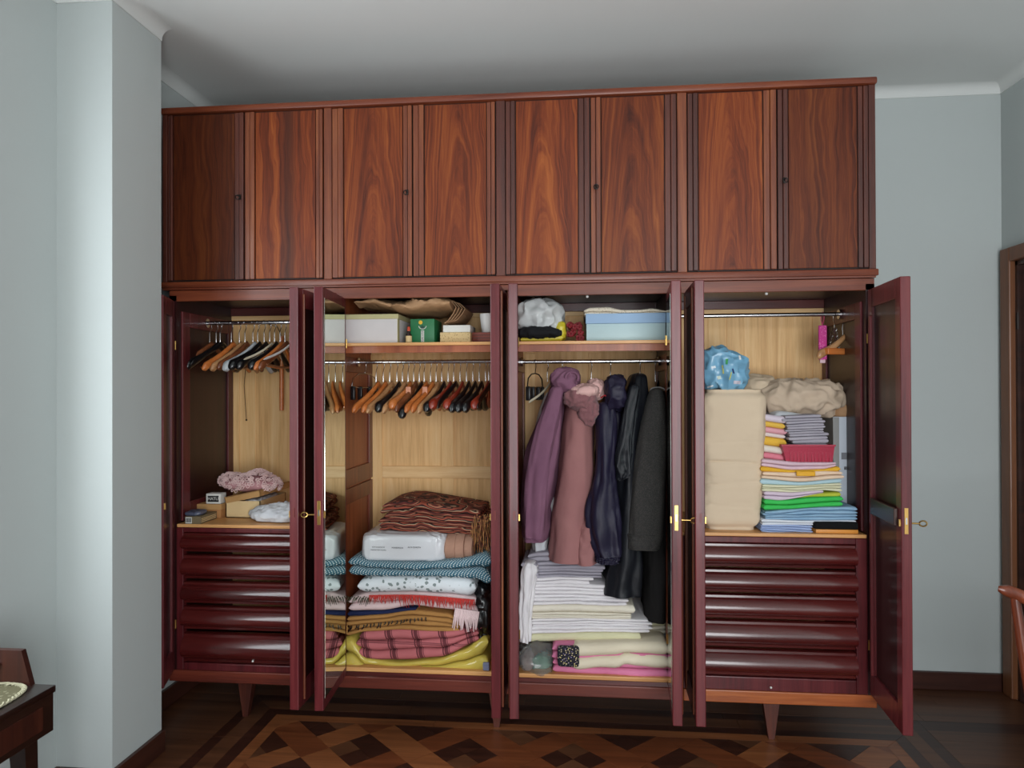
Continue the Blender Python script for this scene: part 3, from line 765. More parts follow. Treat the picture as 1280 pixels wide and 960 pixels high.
ordn = ['first', 'second', 'third', 'fourth', 'fifth', 'sixth', 'seventh', 'eighth', 'ninth', 'tenth', 'eleventh', 'twelfth', 'thirteenth', 'fourteenth', 'fifteenth', 'sixteenth', 'seventeenth', 'eighteenth', 'nineteenth', 'twentieth', 'twenty-first', 'twenty-second']
# bay 1, above the boxes
L1 = [(262, 'brown', -38), (270, 'black', -22), (275, 'blackthin', -20), (289, 'orange', -20), (299, 'tan', -18), (306, 'brown', -18), (316, 'grey', -18), (322, 'black', -17), (330, 'black', -16),
      (337, 'cream', -17), (343, 'black', -15), (350, 'orange', -13), (356, 'brown', -14), (362, 'white', -16)]
for i, (px, sty, rot) in enumerate(L1):
    p = at(px, 404, RY)
    hanger(p.x, RODS[0][2]+.009-.013, sty, rot*.45+rnd.uniform(-2, 2), '%s hanger, %s from the left on the rod above the small boxes' % (HSTY[sty][2], ordn[i]), 'hangers on the left rod', w=.19)
# bay 2, long row
L2 = [(470, 'orange', -22), (479, 'orange', -20), (487, 'tan', -19), (496, 'black', -18), (503, 'tan', -17), (510, 'paddle', -12), (517, 'brown', -15), (524, 'black', -16), (530, 'orange', -14),
      (538, 'orange', -15), (545, 'tan', -14), (552, 'black', -13), (560, 'red', -10), (567, 'blackthin', -10), (575, 'red', -11), (583, 'black', -11), (591, 'black', -10), (599, 'black', -9), (607, 'red', -6), (611, 'blackthin', -4)]
for i, (px, sty, rot) in enumerate(L2):
    p = at(px, 455, RY)
    hanger(p.x, RODS[1][2]-.004, sty, rot*.5+rnd.uniform(-2.5, 2.5), '%s hanger, %s from the left in the long bare row above the blankets' % (HSTY[sty][2], ordn[i]), 'hangers in the long bare row', w=.19, tag=(i in (6, 9)), low=.03 if i == 7 else 0)
# metal clip hangers
def clip_hanger(x, z, rot, label, m=STEEL, w=.13):
    h = thing('clip_hanger', label, 'hanger', (x, RY, z), None, math.radians(rot))
    add_part('hook', hook_mesh(-.05), m, h)
    pts = [(0, -w, -.11), (0, -w*.9, -.075), (0, -w*.5, -.055), (0, 0, -.05), (0, w*.5, -.055), (0, w*.9, -.075), (0, w, -.11), (0, w*.6, -.118), (0, -w*.6, -.118), (0, -w, -.11)]
    add_part('wire_frame', MB().tube(pts, .0030, 6), m, h)
    for s in (-1, -.4, .4, 1):
        add_part('clip', MB().box(-.011, .011, s*w*.9-.008, s*w*.9+.008, -.175, -.112, .003), BLACKM, h)
    return h
clip_hanger(at(456, 455, RY).x, RODS[1][2]-.004, -10, 'silver metal clip hanger with black clips at the left end of the long row')
clip_hanger(at(669, 455, RY).x, RODS[2][2]-.004, -12, 'dark metal clip hanger beside the white garment, left of the coats', DARKMETAL)

# ------------------------------------------------------------------ bay 1: things on the shelf above the left drawers
SH = .902
CARD = mat_plain('brown_card', (176, 124, 74), .7); CREAMC = mat_plain('cream_card', (224, 196, 146), .7); LIDC = mat_plain('tan_card_lid', (190, 146, 92), .7)
WPAPER = mat_plain('white_card', (218, 218, 212), .7); INK = mat_plain('black_ink', (18, 18, 20), .6); GREYPK = mat_plain('olive_grey_card', (112, 98, 72), .6)
o = box_thing('small_carton', 'small flat olive carton with a white barcode label at the left front of the shelf', 'box', -1.790, -1.716, .004, .150, SH, SH+.034, GREYPK)
obj('barcode_label', MB().box(-1.787, -1.757, .0028, .0045, SH+.003, SH+.031), WPAPER, o)
bc = MB()
for k in range(7): bc.box(-1.785+k*.004, -1.7835+k*.004+(k % 3)*.0006, .0018, .0028, SH+.007, SH+.027)
obj('barcode', bc, INK, o, kind='stuff')
st_ = MB()
for z_ in (.007, .014, .021): st_.box(-1.7165, -1.7150, .012, .140, SH+z_, SH+z_+.003)
obj('stripe', st_, CREAMC, o, kind='stuff')
obj('wrapped_sachet', blob_mesh((-1.765, .055, SH+.044), (.040, .045, .011), e=3, amp=.006, freq=40, n=40), mat_plain('blue_grey_foil', (84, 90, 110), .3), None, 'crumpled blue-grey sachet lying on the olive carton', 'sachet', smooth=40)
o = box_thing('cardboard_box', 'closed brown cardboard box behind the olive carton', 'box', -1.815, -1.700, .155, .36, SH, SH+.060, CARD)
obj('box_lid', MB().box(-1.818, -1.697, .152, .363, SH+.040, SH+.066, .002), LIDC, o)
o = box_thing('small_white_box', 'small white box with black lettering on the brown cardboard box', 'box', -1.776, -1.704, .160, .215, SH+.067, SH+.115, WPAPER)
obj('black_label', MB().box(-1.767, -1.713, .1588, .1600, SH+.076, SH+.105), INK, o)
text('lettering', 'HATU', .020, WPAPER, o, (-1.740, .1585, SH+.0905))
o = thing('cream_box', 'cream cardboard box with its lid pushed askew under the pink wool', 'box', (-1.60, .32, SH))
cx0, cx1, cy0, cy1, ch = -1.684, -1.514, .172, .46, .080
obj('box_body', MB().box(cx0, cx1, cy0, cy0+.004, SH, SH+ch).box(cx0, cx1, cy1-.004, cy1, SH, SH+ch).box(cx0, cx0+.004, cy0, cy1, SH, SH+ch).box(cx1-.004, cx1, cy0, cy1, SH, SH+ch).box(cx0, cx1, cy0, cy1, SH, SH+.004), CREAMC, o)
lid = MB().box(-.092, .092, -.15, .15, .012, .016).box(-.092, .092, -.15, -.146, -.014, .016).box(-.092, .092, .146, .15, -.014, .016).box(-.092, -.088, -.15, .15, -.014, .016).box(.088, .092, -.15, .15, -.014, .016)
lid.xf(Matrix.Translation((-1.588, .315, SH+ch+.022)) @ Matrix.Rotation(math.radians(-12), 4, 'Y') @ Matrix.Rotation(math.radians(-4), 4, 'Z'))
obj('box_lid', lid, LIDC, o)
obj('tissue_paper', blob_mesh((-1.565, .30, SH+.075), (.045, .12, .014), e=3, amp=.012, freq=22), mat_cloth('tissue', (206, 206, 210), rough=.8), o, smooth=40)
PINKW = mat_cloth('pink_wool', (206, 160, 162), (180, 128, 134), weave=300); PINKL_ = mat_cloth('pale_pink_yarn', (240, 216, 212), (226, 190, 190), weave=300)
c0 = Vector((-1.605, .27, SH+ch+.080))
base = blob_mesh(c0+Vector((0, 0, -.008)), (.142, .085, .036), e=2.2, amp=.014, freq=14)
hm = MB()
for k in range(620):
    a = rnd.random()*2*PI; b = rnd.random()*PI*.6 - .30
    cx = c0.x + .150*math.cos(a)*math.cos(b); cy = c0.y + .090*math.sin(a)*math.cos(b); cz = c0.z - .006 + .046*math.sin(b) + .012*math.sin((cx-c0.x)*38) - .0*abs(cx)
    nrm_ = Vector((math.cos(a)*.6, math.sin(a), math.sin(b)*1.4)).normalized(); cp = Vector((cx, cy, cz))+nrm_*rnd.uniform(-.002, .012)
    d1 = nrm_.orthogonal().normalized(); d2 = nrm_.cross(d1); R_ = rnd.uniform(.006, .010)
    hm.tube([cp + (d1*math.cos(t*2*PI/8) + d2*math.sin(t*2*PI/8)*.8)*R_ + nrm_*.003*math.sin(t*PI/2) for t in range(9)], .0019, 4)
cw = obj('crocheted_wool', base, PINKW, None, 'heap of pale pink crocheted wool lying on the cream box lid', 'knitwear', smooth=True)
obj('yarn_loops', hm, PINKL_, cw, kind='stuff', smooth=True)
WCL = mat_cloth('white_cotton', (212, 214, 216), (190, 192, 198))
obj('white_cloth', blob_mesh((-1.375, .15, SH+.026), (.175, .11, .052), e=1.9, ez=1.7, amp=.018, freq=15, seed=3, n=96, flat=.022), WCL, None, 'crumpled white cotton cloth at the right of the left shelf', 'cloth', smooth=True)
# walking stick and cord hanging in bay 1
p0, p1 = at(352, 450, .40), at(352, 513, .40)
st = thing('wooden_rod', 'slim pale wooden rod hanging against the oak back of the left bay', 'stick', (p0.x, .40, p1.z))
obj('stick', MB().tube([p1, p0 + Vector((0, 0, .12))], .011, 10), H_ORANGE, st, smooth=60)
obj('hook', MB().tube([p0+Vector((0, 0, .12)), p0+Vector((0, -.05, .165)), (p0.x, RY+.006, RODS[0][2]-.01)], .002, 6), DARKMETAL, st)
p0, p1 = at(306, 462, .44), at(308, 525, .44)
co = MB().tube([p0+Vector((0, 0, .10)), p0+Vector((.004, 0, 0)), p0+Vector((-.004, 0, -.08)), p1], .0015, 5).sphere(p1, .005, 8)
obj('thin_cord', co, DARKMETAL, None, 'thin dark cord hanging down the oak back of the left bay', 'cord')

# ------------------------------------------------------------------ bay 2: top shelf
SZ = 1.716
WCART = mat_plain('white_carton', (208, 202, 202), .65); LIDG = mat_plain('olive_cream_lid', (186, 178, 132), .65)
a, b = at(433, 425, .06), at(497, 425, .06)
o = box_thing('storage_box', 'large white lidded carton at the left of the shelf above the long hanger row', 'box', a.x-.04, b.x, .06, .48, SZ, SZ+.128, WCART)
obj('box_lid', MB().box(a.x-.044, b.x+.004, .056, .484, SZ+.110, SZ+.132, .002), LIDG, o)
obj('corner_tape', MB().box(b.x-.001, b.x+.0012, .059, .09, SZ+.002, SZ+.108), LIDG, o)
# brown kraft paper bundle
KRAFT = mat_plain('kraft_paper', (182, 142, 104), .75, 0, 0, .1, .5, 25)
kb = MB(); a = at(446, 384, .08); b = at(564, 384, .08)
N = 90; rings = []
for i in range(N+1):
    s = i/N; x = a.x+(b.x-a.x)*s
    h = .010+.030*min(1, s*1.6)*(1-.25*s) ; zc = SZ+.175-.012*s + .006*math.sin(s*9)
    if s > .85: h *= 1-(s-.85)*2.2
    ring = []
    for k in range(32):
        t = 2*PI*k/32; yy = .25+.19*math.copysign(abs(math.cos(t))**.6, math.cos(t)); z = zc+h*math.copysign(abs(math.sin(t))**.8, math.sin(t))
        nn = (1-2*abs(nz(x*11+3, yy*11, z*16)))*.018 + (1-2*abs(nz(x*27, yy*27, z*30)))*.007
        ring.append((x, yy-nn, z+nn*.6))
    rings.append(ring)
kb.loft(rings)
o = obj('kraft_paper_bundle', kb, KRAFT, None, 'long crumpled bundle of brown kraft paper lying over the carton and green box', 'paper', smooth=35)
for k in range(4):
    f = MB(); dx = .012*k
    pts = [(.0, .0), (.040, -.015), (.062, -.045), (.050, -.075), (.028, -.108), (.012, -.120)]
    rings = [[(b.x-.045+dx+u*1.05, y_, SZ+.205-.004*k+v*(.95-.06*k)) for (u, v) in pts] for y_ in (.09+.01*k, .22, .36)]
    m_ = MB()
    for i in range(2):
        for j in range(5):
            o_ = len(m_.v); m_.v += [rings[i][j], rings[i][j+1], rings[i+1][j+1], rings[i+1][j]]; m_.f.append((o_, o_+1, o_+2, o_+3))
    obj('paper_flap', m_, KRAFT, o, solid=.0022)
# little bottle, green box
p = at(511, 429, .085); bo = thing('small_bottle', 'little dark glass bottle with a cream label beside the green box', 'bottle', (p.x, .085, SZ))
def lathe(prof, c, seg=16): return MB().loft([[(c[0]+r*math.cos(2*PI*k/seg), c[1]+r*math.sin(2*PI*k/seg), c[2]+z) for k in range(seg)] for r, z in prof])
obj('glass_body', lathe([(.013, 0), (.014, .002), (.014, .038), (.006, .048), (.006, .056)], (p.x, .085, SZ)), mat_plain('dark_brown_glass', (38, 16, 10), .12), bo, smooth=50)
obj('paper_label', lathe([(.0145, .005), (.0145, .034)], (p.x, .085, SZ)), CREAMC, bo, smooth=50)
obj('bottle_cap', lathe([(.0072, .056), (.0072, .074), (.005, .076)], (p.x, .085, SZ)), mat_plain('orange_red_cap', (200, 78, 50), .4), bo, smooth=50)
a, b = at(513, 429, .10), at(543, 429, .10)
GREEN = mat_plain('green_card', (28, 112, 66), .5)
o = box_thing('green_box', 'upright green box with a white strip and yellow emblem, next to the little bottle', 'box', a.x, b.x, .10, .27, SZ, SZ+.112, GREEN)
mx = (a.x+b.x)/2
obj('white_strip', MB().box(mx-.006, mx+.008, .0988, .1000, SZ+.008, SZ+.060, .0003), WPAPER, o)
text('lettering', 'GALLESE', .013, INK, o, (mx+.001, .0984, SZ+.034), (PI/2, -PI/2, 0))
obj('yellow_emblem', MB().prism([(mx-.008+.009*math.cos(t*PI/8), SZ+.096+.009*math.sin(t*PI/8)) for t in range(16)], 1, .0986, .1000), mat_plain('yellow_print', (226, 178, 40), .5), o)
obj('white_wreath', MB().tube([(mx+.001+.017*math.cos(t*PI/10), .0990, SZ+.080+.014*math.sin(t*PI/10)) for t in range(-10, 1)], .0018, 5), WPAPER, o)
obj('wreath_crest', MB().prism([(mx-.006, SZ+.066), (mx+.008, SZ+.066), (mx+.010, SZ+.078), (mx+.001, SZ+.084), (mx-.008, SZ+.078)], 1, .0988, .1000), mat_plain('dark_green_print', (16, 66, 50), .5), o)
# two small boxes, red case, white pot
a, b = at(550, 425, .10), at(588, 425, .10)
box_thing('patterned_box', 'low cream box with a speckled pattern beneath the small white box', 'box', a.x, b.x, .10, .28, SZ, SZ+.050, mat_spots('speckled_cream_card', (206, 180, 132), (158, 128, 84), 130, .25))
box_thing('white_carton', 'small flat white box lying on the speckled cream box', 'box', a.x+.012, b.x-.002, .11, .27, SZ+.051, SZ+.083, WPAPER)
box_thing('slim_upright_card', 'slim grey card standing behind the two small boxes', 'box', a.x-.006, a.x+.008, .20, .29, SZ+.051, SZ+.078, mat_plain('grey_violet_card', (150, 144, 156), .6))
a2 = at(589, 425, .14)
o = box_thing('red_case', 'flat reddish brown wooden case at the right end of the upper shelf', 'case', a2.x+.004, -.350, .14, .33, SZ, SZ+.052, mat_wood('red_case_wood', (90, 34, 26), (128, 54, 42), (150, 76, 60), .4, .2, 'x'))
for k in range(3): obj('case_groove', MB().box(a2.x+.006, -.352, .138, .1405, SZ+.012+k*.013, SZ+.014+k*.013), DKRED, o)
p = at(608, 405, .2)
pt = thing('white_pot', 'plain white tapered pot on the red case beside the door', 'pot', (p.x+.006, .2, SZ+.052))
obj('pot_body', lathe([(.024, 0), (.027, .004), (.036, .070), (.037, .088), (.034, .088), (.024, .006)], (p.x+.006, .2, SZ+.053), 24), WHITEP, pt, smooth=50)

# ------------------------------------------------------------------ bay 2: the blanket pile on the floor of the bay
YEL = mat_cloth('yellow_blanket', (204, 184, 84), (176, 154, 64)); YEL.node_tree.nodes['Principled BSDF'].inputs['Coat Weight'].default_value = .8
FB = .28
PF = .05
textile('yellow_blanket', 'yellow blanket in shiny plastic at the bottom of the blanket pile', 'blanket', 424, 612,
        [(424, 794), (440, 800), (455, 824), (500, 830), (545, 826), (580, 814), (598, 800), (612, 790)], [(424, 838), (612, 843)], PF-.02, .46, 2, YEL, wav=.008, endr=.05)
PINKP = mat_plaid()
textile('plaid_blanket', 'pink plaid wool blanket with dark red bands above the yellow one', 'blanket', 441, 603, [(441, 792), (500, 788), (560, 791), (603, 784)],
        [(441, 822), (460, 828), (510, 829), (550, 824), (603, 802)], PF-.03, .44, 3, PINKP, wav=.012, jag=.03, endr=.04)
CAM = mat_cloth('camel_wool', (178, 132, 76), (150, 106, 58)); NAVY = mat_cloth('navy_wool', (34, 44, 84), (20, 26, 54))
o = textile('camel_blanket', 'camel brown blanket with short black fringe under the red-fringed throw', 'blanket', 431, 576, [(431, 772), (480, 769), (515, 763), (560, 768), (576, 776)],
        [(431, 796), (455, 790), (500, 788), (560, 791), (576, 790)], PF-.01, .42, 4, CAM, wav=.006, endr=.04)
fr_ = MB()
for k in range(22):
    px = 436+k*4.6+rnd.uniform(-1, 1); py = 783-k*.55; p = at(px, py, PF-.018); L = rnd.uniform(.012, .030)*(1-.018*k)
    fr_.tube([p, p+Vector((rnd.uniform(-.004, .004), -.005, -L*.5)), p+Vector((rnd.uniform(-.010, .004), -.004, -L))], [.0028, .0032, .0018], 5)
obj('black_fringe', fr_, BLACKM, o, kind='stuff')
textile('navy_blanket', 'thin navy blue blanket edge showing between camel blanket and white throw', 'blanket', 431, 522, [(431, 765), (470, 764), (505, 761), (522, 759)], [(431, 772), (480, 769), (522, 763)], PF, .40, 1, NAVY)
textile('brown_folded_blanket', 'tan blanket corner folded at the right beside the black bag', 'blanket', 574, 604, [(574, 764), (590, 758), (604, 762)], [(574, 784), (604, 782)], PF+.07, .40, 3, CAM, endr=.03)
WHR = mat_cloth('white_pink_throw', (224, 204, 204), (206, 176, 176)); REDF = mat_cloth('red_wool_fringe', (192, 62, 54), (158, 40, 40))
o = textile('fringed_throw', 'white throw with red fringe along its front, under the floral quilt', 'blanket', 434, 598, [(434, 748), (460, 742), (515, 741), (560, 744), (598, 748)],
        [(434, 765), (480, 764), (515, 758), (560, 763), (598, 770)], PF-.01, .42, 2, WHR, wav=.008, endr=.04)
fr_ = MB()
for k in range(110):
    px = 462+k*1.2; py = 744+(px-462)*.03-2*math.sin((px-462)*.03); p = at(px, py, PF-.02); L = rnd.uniform(.025, .058)*(1 if px > 500 else .7)
    fr_.tube([p, p+Vector((rnd.uniform(-.003, .003), -.006, -L*.4)), p+Vector((rnd.uniform(-.008, .008), -.003, -L))], [.0030, .0026, .0008], 4)
obj('red_fringe', fr_, REDF, o, kind='stuff')
fr_ = MB()
for k in range(16):
    p = at(570+k*1.9, 760+k*.3, PF-.03); L = rnd.uniform(.07, .10)
    fr_.tube([p, p+Vector((-.004, -.010, -L*.4)), p+Vector((rnd.uniform(-.016, .004), -.004, -L))], [.0042, .0046, .0020], 6)
obj('white_tassel', fr_, WHR, o, kind='stuff')
fr_ = MB()
for k in range(14):
    p = at(434+k*2.4, 745+(k % 3), PF-.02); L = rnd.uniform(.015, .04)
    fr_.tube([p, p+Vector((-.006, -.006, -L*.4)), p+Vector((-.012, -.003, -L))], [.0028, .0026, .0010], 4)
obj('green_fringe', fr_, mat_cloth('dark_green_wool', (66, 70, 52)), o, kind='stuff')
FLOR = mat_spots('white_floral_quilting', (216, 222, 226), (124, 136, 136), 42, .27)
textile('floral_quilt', 'white quilt with small grey flowers between the teal knit and fringed throw', 'quilt', 446, 596, [(446, 724), (480, 721), (560, 722), (596, 724)],
        [(446, 742), (480, 742), (515, 741), (560, 744), (596, 748)], PF-.015, .44, 1, FLOR, endr=.05)
TEAL = mat_check('teal_white_knit', (52, 100, 118), (222, 232, 232), 400)
textile('knitted_blanket', 'teal and white patterned knitted blanket beneath the white plastic package', 'blanket', 434, 614, [(434, 698), (444, 697), (460, 702), (530, 704), (575, 700), (614, 692)],
        [(434, 720), (480, 721), (560, 722), (596, 726), (614, 736)], PF-.03, .46, 2, TEAL, wav=.010, endr=.04)
# package in white plastic with a roll of brown fabric
PLAS = mat_plain('white_polythene', (212, 214, 218), .28, 0, .3, 0, .5, 14)
a, b = at(451, 690, .05), at(556, 690, .05)
pk = thing('plastic_package', 'long white plastic package printed with small grey lettering', 'package', ((a.x+b.x)/2, .2, at(500, 703, .05).z))
z0 = at(500, 703, .05).z; z1 = at(500, 668, .05).z
bm_ = blob_mesh(((a.x+b.x)/2, .21, (z0+z1)/2), ((b.x-a.x)/2+.004, .165, (z1-z0)/2), e=9, ez=7, amp=.009, freq=13, seed=5, n=120)
obj('plastic_wrap', bm_, PLAS, pk, smooth=True)
for (s_, px, py) in (('TUTTI GUANCIALI 90', 473, 684.0), ('MANUFATTURA ITALIANA', 473, 687.5), ('MORBIDEZZA', 497, 684.8), ('ALTA QUALITA', 518, 684.2)):
    p = at(px, py, .038); text('lettering', s_, .0085 if px > 480 else .006, mat_plain('grey_ink', (84, 84, 92), .6), pk, (p.x, .036, p.z))
a, b = at(555, 690, .06), at(591, 690, .06)
TAUP = mat_cloth('taupe_fleece', (176, 138, 118), (150, 112, 94))
for k, (u0, u1, r_) in enumerate(((0, .42, .058), (.35, .72, .060), (.66, 1.0, .054))):
    xa = a.x+(b.x-a.x)*u0; xb = a.x+(b.x-a.x)*u1
    rings = [[(xa+(xb-xa)*s, .125+rr*1.3*math.cos(t*PI/14), z0+.060+rr*math.sin(t*PI/14)) for t in range(28)] for s, rr in ((0, r_*.86), (.12, r_), (.5, r_*1.02), (.88, r_), (1, r_*.82))]
    if k == 0: rl = thing('fabric_roll', 'roll of taupe fleece at the right end of the white package', 'fabric', (xa, .125, z0))
    obj('roll_turn', MB().loft(rings), TAUP, rl, smooth=50)
STR = mat_stripes('brown_striped_wool', [(0, (58, 26, 20)), (.12, (132, 62, 46)), (.30, (196, 168, 136)), (.36, (52, 26, 24)), (.50, (150, 74, 54)), (.66, (34, 22, 24)), (.74, (168, 110, 84)), (.84, (100, 40, 34))], 2, 26, .10)
a, b = at(467, 665, .10), at(604, 668, .10)
def strip_top(x):
    s = (x-a.x)/(b.x-a.x); return at(500, 627, .10).z - .055*max(0, min(1, (s-.25)/.75))
o = obj('striped_blanket', fold_mesh(a.x, b.x, lambda x: strip_top(x)-.02+.02*min(1, (x-a.x)*14), lambda x: at(500, 665, .10).z-.012*((x-a.x)/(b.x-a.x)), .09, .45, 6, 11, endr=.03, wav=.012, jag=.04, lean=.28), STR, None,
        'brown, black and cream striped woven blanket topping the pile', 'blanket', smooth=60)
fr_ = MB()
for k in range(90):
    p = at(590+rnd.random()*21, 642+rnd.random()*28, .075+rnd.random()*.05); L = rnd.uniform(.05, .12)
    q_ = p+Vector((rnd.uniform(-.01, .015), -.012, -L*.5)); fr_.tube([p, q_, q_+Vector((rnd.uniform(-.012, .012), .004, -L*.5))], [.0022, .0026, .0012], 4)
obj('tassel_fringe', fr_, mat_stripes('mixed_fringe', [(0, (54, 26, 20)), (.4, (140, 74, 50)), (.7, (190, 140, 80))], 0, 160, .02), o, kind='stuff')
obj('black_plastic_bag', pblob(596, 722, 616, 800, .14, .10, e=2.6, amp=.026, freq=14, seed=8, n=80), BLACKM, None, 'crumpled black plastic bag squeezed at the right of the blanket pile', 'bag', smooth=30)
obj('grey_tag_packet', MB().box(at(603, 835, .0).x, at(611, 835, .0).x, .012, .03, .282, .315, .003), mat_plain('grey_packet', (120, 124, 150), .4), None, 'small grey-blue packet in the front right corner below the yellow blanket', 'packet')

# ------------------------------------------------------------------ bay 3: top shelf
o = obj('white_plastic_bag', pblob(646, 376, 702, 419, .17, .13, e=2.8, amp=.032, freq=9, seed=2, n=120), mat_plain('grey_white_polythene', (196, 198, 198), .3, 0, .2), None, 'bulging grey-white plastic bag on the shelf above the coats', 'bag', smooth=35)
YB_ = mat_plain('yellow_plastic', (206, 188, 52), .4)
textile('yellow_bag', 'flat yellow plastic bag under the white one on the upper shelf', 'bag', 650, 706, [(650, 422), (680, 421), (706, 416)], [(650, 426.5), (706, 426.5)], .06, .34, 1, YB_, endr=.02)
obj('yellow_bag_end', pblob(694, 402, 708, 426, .14, .07, e=3, amp=.008, freq=20, seed=4), YB_, None, 'crumpled yellow plastic standing between black cloth and red flowers', 'bag', smooth=40)
obj('black_cloth', pblob(649, 410, 703, 424, .12, .11, e=3, amp=.014, freq=18, seed=9, n=56), mat_cloth('black_cotton', (22, 22, 24), (36, 36, 40)), None, 'black crumpled cloth beneath the white plastic bag', 'cloth', smooth=40)
rf = thing('red_flowers', 'dark red artificial flowers bunched beside the blue box', 'flowers', (at(720, 426, .13).x, .13, SZ))
RF = mat_cloth('dark_red_petals', (150, 18, 28), (70, 8, 20), rough=.5)
for k in range(15):
    p = at(711+rnd.random()*17, 405+rnd.random()*18, .09+rnd.random()*.07)
    mb = MB()
    for j in range(6):
        an = j*PI/3+rnd.random(); c_ = p+Vector((.008*math.cos(an), -.003, .008*math.sin(an)))
        mb.loft([[(c_.x+.0075*s_*math.cos(t*PI/4), c_.y+dy_, c_.z+.0075*s_*math.sin(t*PI/4)) for t in range(8)] for s_, dy_ in ((.5, .004), (1, .001), (.8, -.003), (.2, -.002))])
    obj('petal_cluster', mb, RF, rf, smooth=True)
BLUE = mat_plain('sky_blue_card', (142, 174, 208), .5); PBLUE = mat_plain('pale_aqua_card', (182, 206, 210), .5)
a = at(733, 427, .07); b = at(838, 427, .07)
o = box_thing('blue_box', 'long two-tone blue box under the cream lace on the shelf above the coats', 'box', a.x, .366, .07, .44, SZ, SZ+.078, PBLUE)
obj('box_lid', MB().box(a.x-.003, .368, .066, .444, SZ+.078, SZ+.122, .002), BLUE, o)
LACE = mat_spots('cream_lace', (216, 206, 188), (170, 156, 136), 120, .25)
textile('lace_cloth', 'folded cream lace cloth lying on the blue box', 'cloth', 728, 834, [(728, 388), (738, 384), (760, 383), (778, 387), (800, 387), (815, 385), (834, 388)], [(728, 394.5), (834, 394.0)], .068, .40, 2, LACE, wav=.006, endr=.01)

# ------------------------------------------------------------------ bay 3: coats on the rod
def garment(rows, y, d, m, name, parent=None, label=None, cat=None, group=None, folds=7, amp=.010, n=56, seed=0, sq=.75, steps=46, taper_top=True, dfun=None, mb_only=False):
    pts = [(at(l, py, y), at(r, py, y)) for py, l, r in rows]
    Z = [p[0].z for p in pts]; XLs = [p[0].x for p in pts]; XRs = [p[1].x for p in pts]
    rings = []
    def cub(A, t):
        i = min(int(t), len(A)-2); u = t-i; p0 = A[max(i-1, 0)]; p1 = A[i]; p2 = A[i+1]; p3 = A[min(i+2, len(A)-1)]
        return .5*((2*p1)+(-p0+p2)*u+(2*p0-5*p1+4*p2-p3)*u*u+(-p0+3*p1-3*p2+p3)*u**3)
    for k in range(steps+1):
        t = (len(rows)-1)*k/steps; z = cub(Z, t); xl = cub(XLs, t); xr = cub(XRs, t); s = k/steps
        ez_ = math.sqrt(max(1-(1-min(s/.07, 1))**2, .03)); cx = (xl+xr)/2; hw = max((xr-xl)/2, .004)*ez_; hd = ez_* d/2*(dfun(s) if dfun else min(1, .55+1.6*s))
        ring = []
        for j in range(n):
            th = 2*PI*j/n; c_, s_ = math.cos(th), math.sin(th)
            f = 1 + 0*th
            w_ = amp*min(1, .3+s*1.4)*(math.sin(folds*th+seed+2.5*nz(s*3, seed))*.6 + nz(c_*2.2+seed, s_*2.2, s*4.5)*1.6 + .5*(1-2*abs(nz(c_*3+seed, s_*3, s*10))))
            ring.append((cx+(hw+w_*.8)*math.copysign(abs(c_)**sq, c_), y+d*.18+(hd+w_)*math.copysign(abs(s_)**sq, s_), z+nz(th, seed, 0)*.004*(s > .9)))
        rings.append(ring)
    mb = MB().loft(rings)
    if mb_only: return mb
    return obj(name, mb, m, parent, label, cat, group, smooth=80)
MAUVE = mat_cloth('mauve_padded_cloth', (132, 92, 112), (112, 74, 96)); PINKC = mat_cloth('dusty_pink_cloth', (162, 114, 112), (142, 96, 96)); PINKL = mat_cloth('pale_pink_lining', (222, 182, 176), (200, 156, 152))
FUR = mat_cloth('mauve_fur', (150, 104, 106), (112, 72, 78), weave=260, bump=1.0, sheen=.15); NVY = mat_cloth('navy_nylon', (38, 34, 56), (26, 23, 40), rough=.45, sheen=0); BLK = mat_cloth('black_nylon', (26, 28, 34), (15, 16, 21), rough=.42, sheen=0)
TWD = mat_spots('charcoal_tweed', (30, 28, 27), (66, 61, 57), 330, .30); TWD2 = mat_cloth('charcoal_wool', (32, 30, 30), (22, 21, 22), sheen=0)
CY = .15
# white garment at the left
t = thing('white_garment', 'white garment on a cream hanger, half hidden by the mauve coat', 'clothes', (at(677, 560, CY).x, CY, at(677, 690, CY).z))
garment([(489, 682, 692), (520, 672, 690), (560, 664, 690), (600, 660, 690), (640, 663, 692), (676, 665, 685), (697, 668, 682)], CY+.05, .20, WCL, 'garment_body', t, folds=5, amp=.006, seed=4)
hanger(at(684, 455, RY).x, RODS[2][2]-.004, 'cream', -20, 'cream plastic hanger carrying the white garment', 'hangers carrying clothes', w=.17)
# mauve coat
t = thing('mauve_coat', 'mauve padded coat with a hood, leftmost of the hanging coats', 'coat', (at(684, 560, CY).x, CY, at(684, 680, CY).z))
garment([(473, 695, 706), (485, 688, 707), (505, 680, 704), (520, 675, 704), (558, 661, 701), (591, 655, 696), (630, 652, 691), (655, 652, 690), (672, 653, 685)], CY, .34, MAUVE, 'coat_body', t, folds=6, amp=.010, seed=1)
garment([(482, 690, 706), (500, 683, 703), (540, 669, 695), (590, 659, 686), (640, 656, 682), (668, 655, 680), (673, 660, 676)], .02, .09, MAUVE, 'sleeve', t, folds=3, amp=.008, seed=5, n=36)
hb = MB(); 
o = obj('hood', pblob(689, 461, 724, 492, .09, .085, e=2.7, amp=.020, freq=13, seed=6, n=80), MAUVE, t, smooth=True)
rings = []
for k in range(13):
    an = PI*1.25*k/12-.5; p = at(715+8*math.cos(an), 472-7*math.sin(an), .006+.012*abs(math.sin(an))); rings.append(p)
obj('hood_rim', MB().tube(rings, .006, 8), MAUVE, o, smooth=True)
hanger(at(702, 455, RY).x, RODS[2][2]-.004, 'blackthin', -16, 'thin black hanger under the hood of the mauve coat', 'hangers carrying clothes', w=.15)
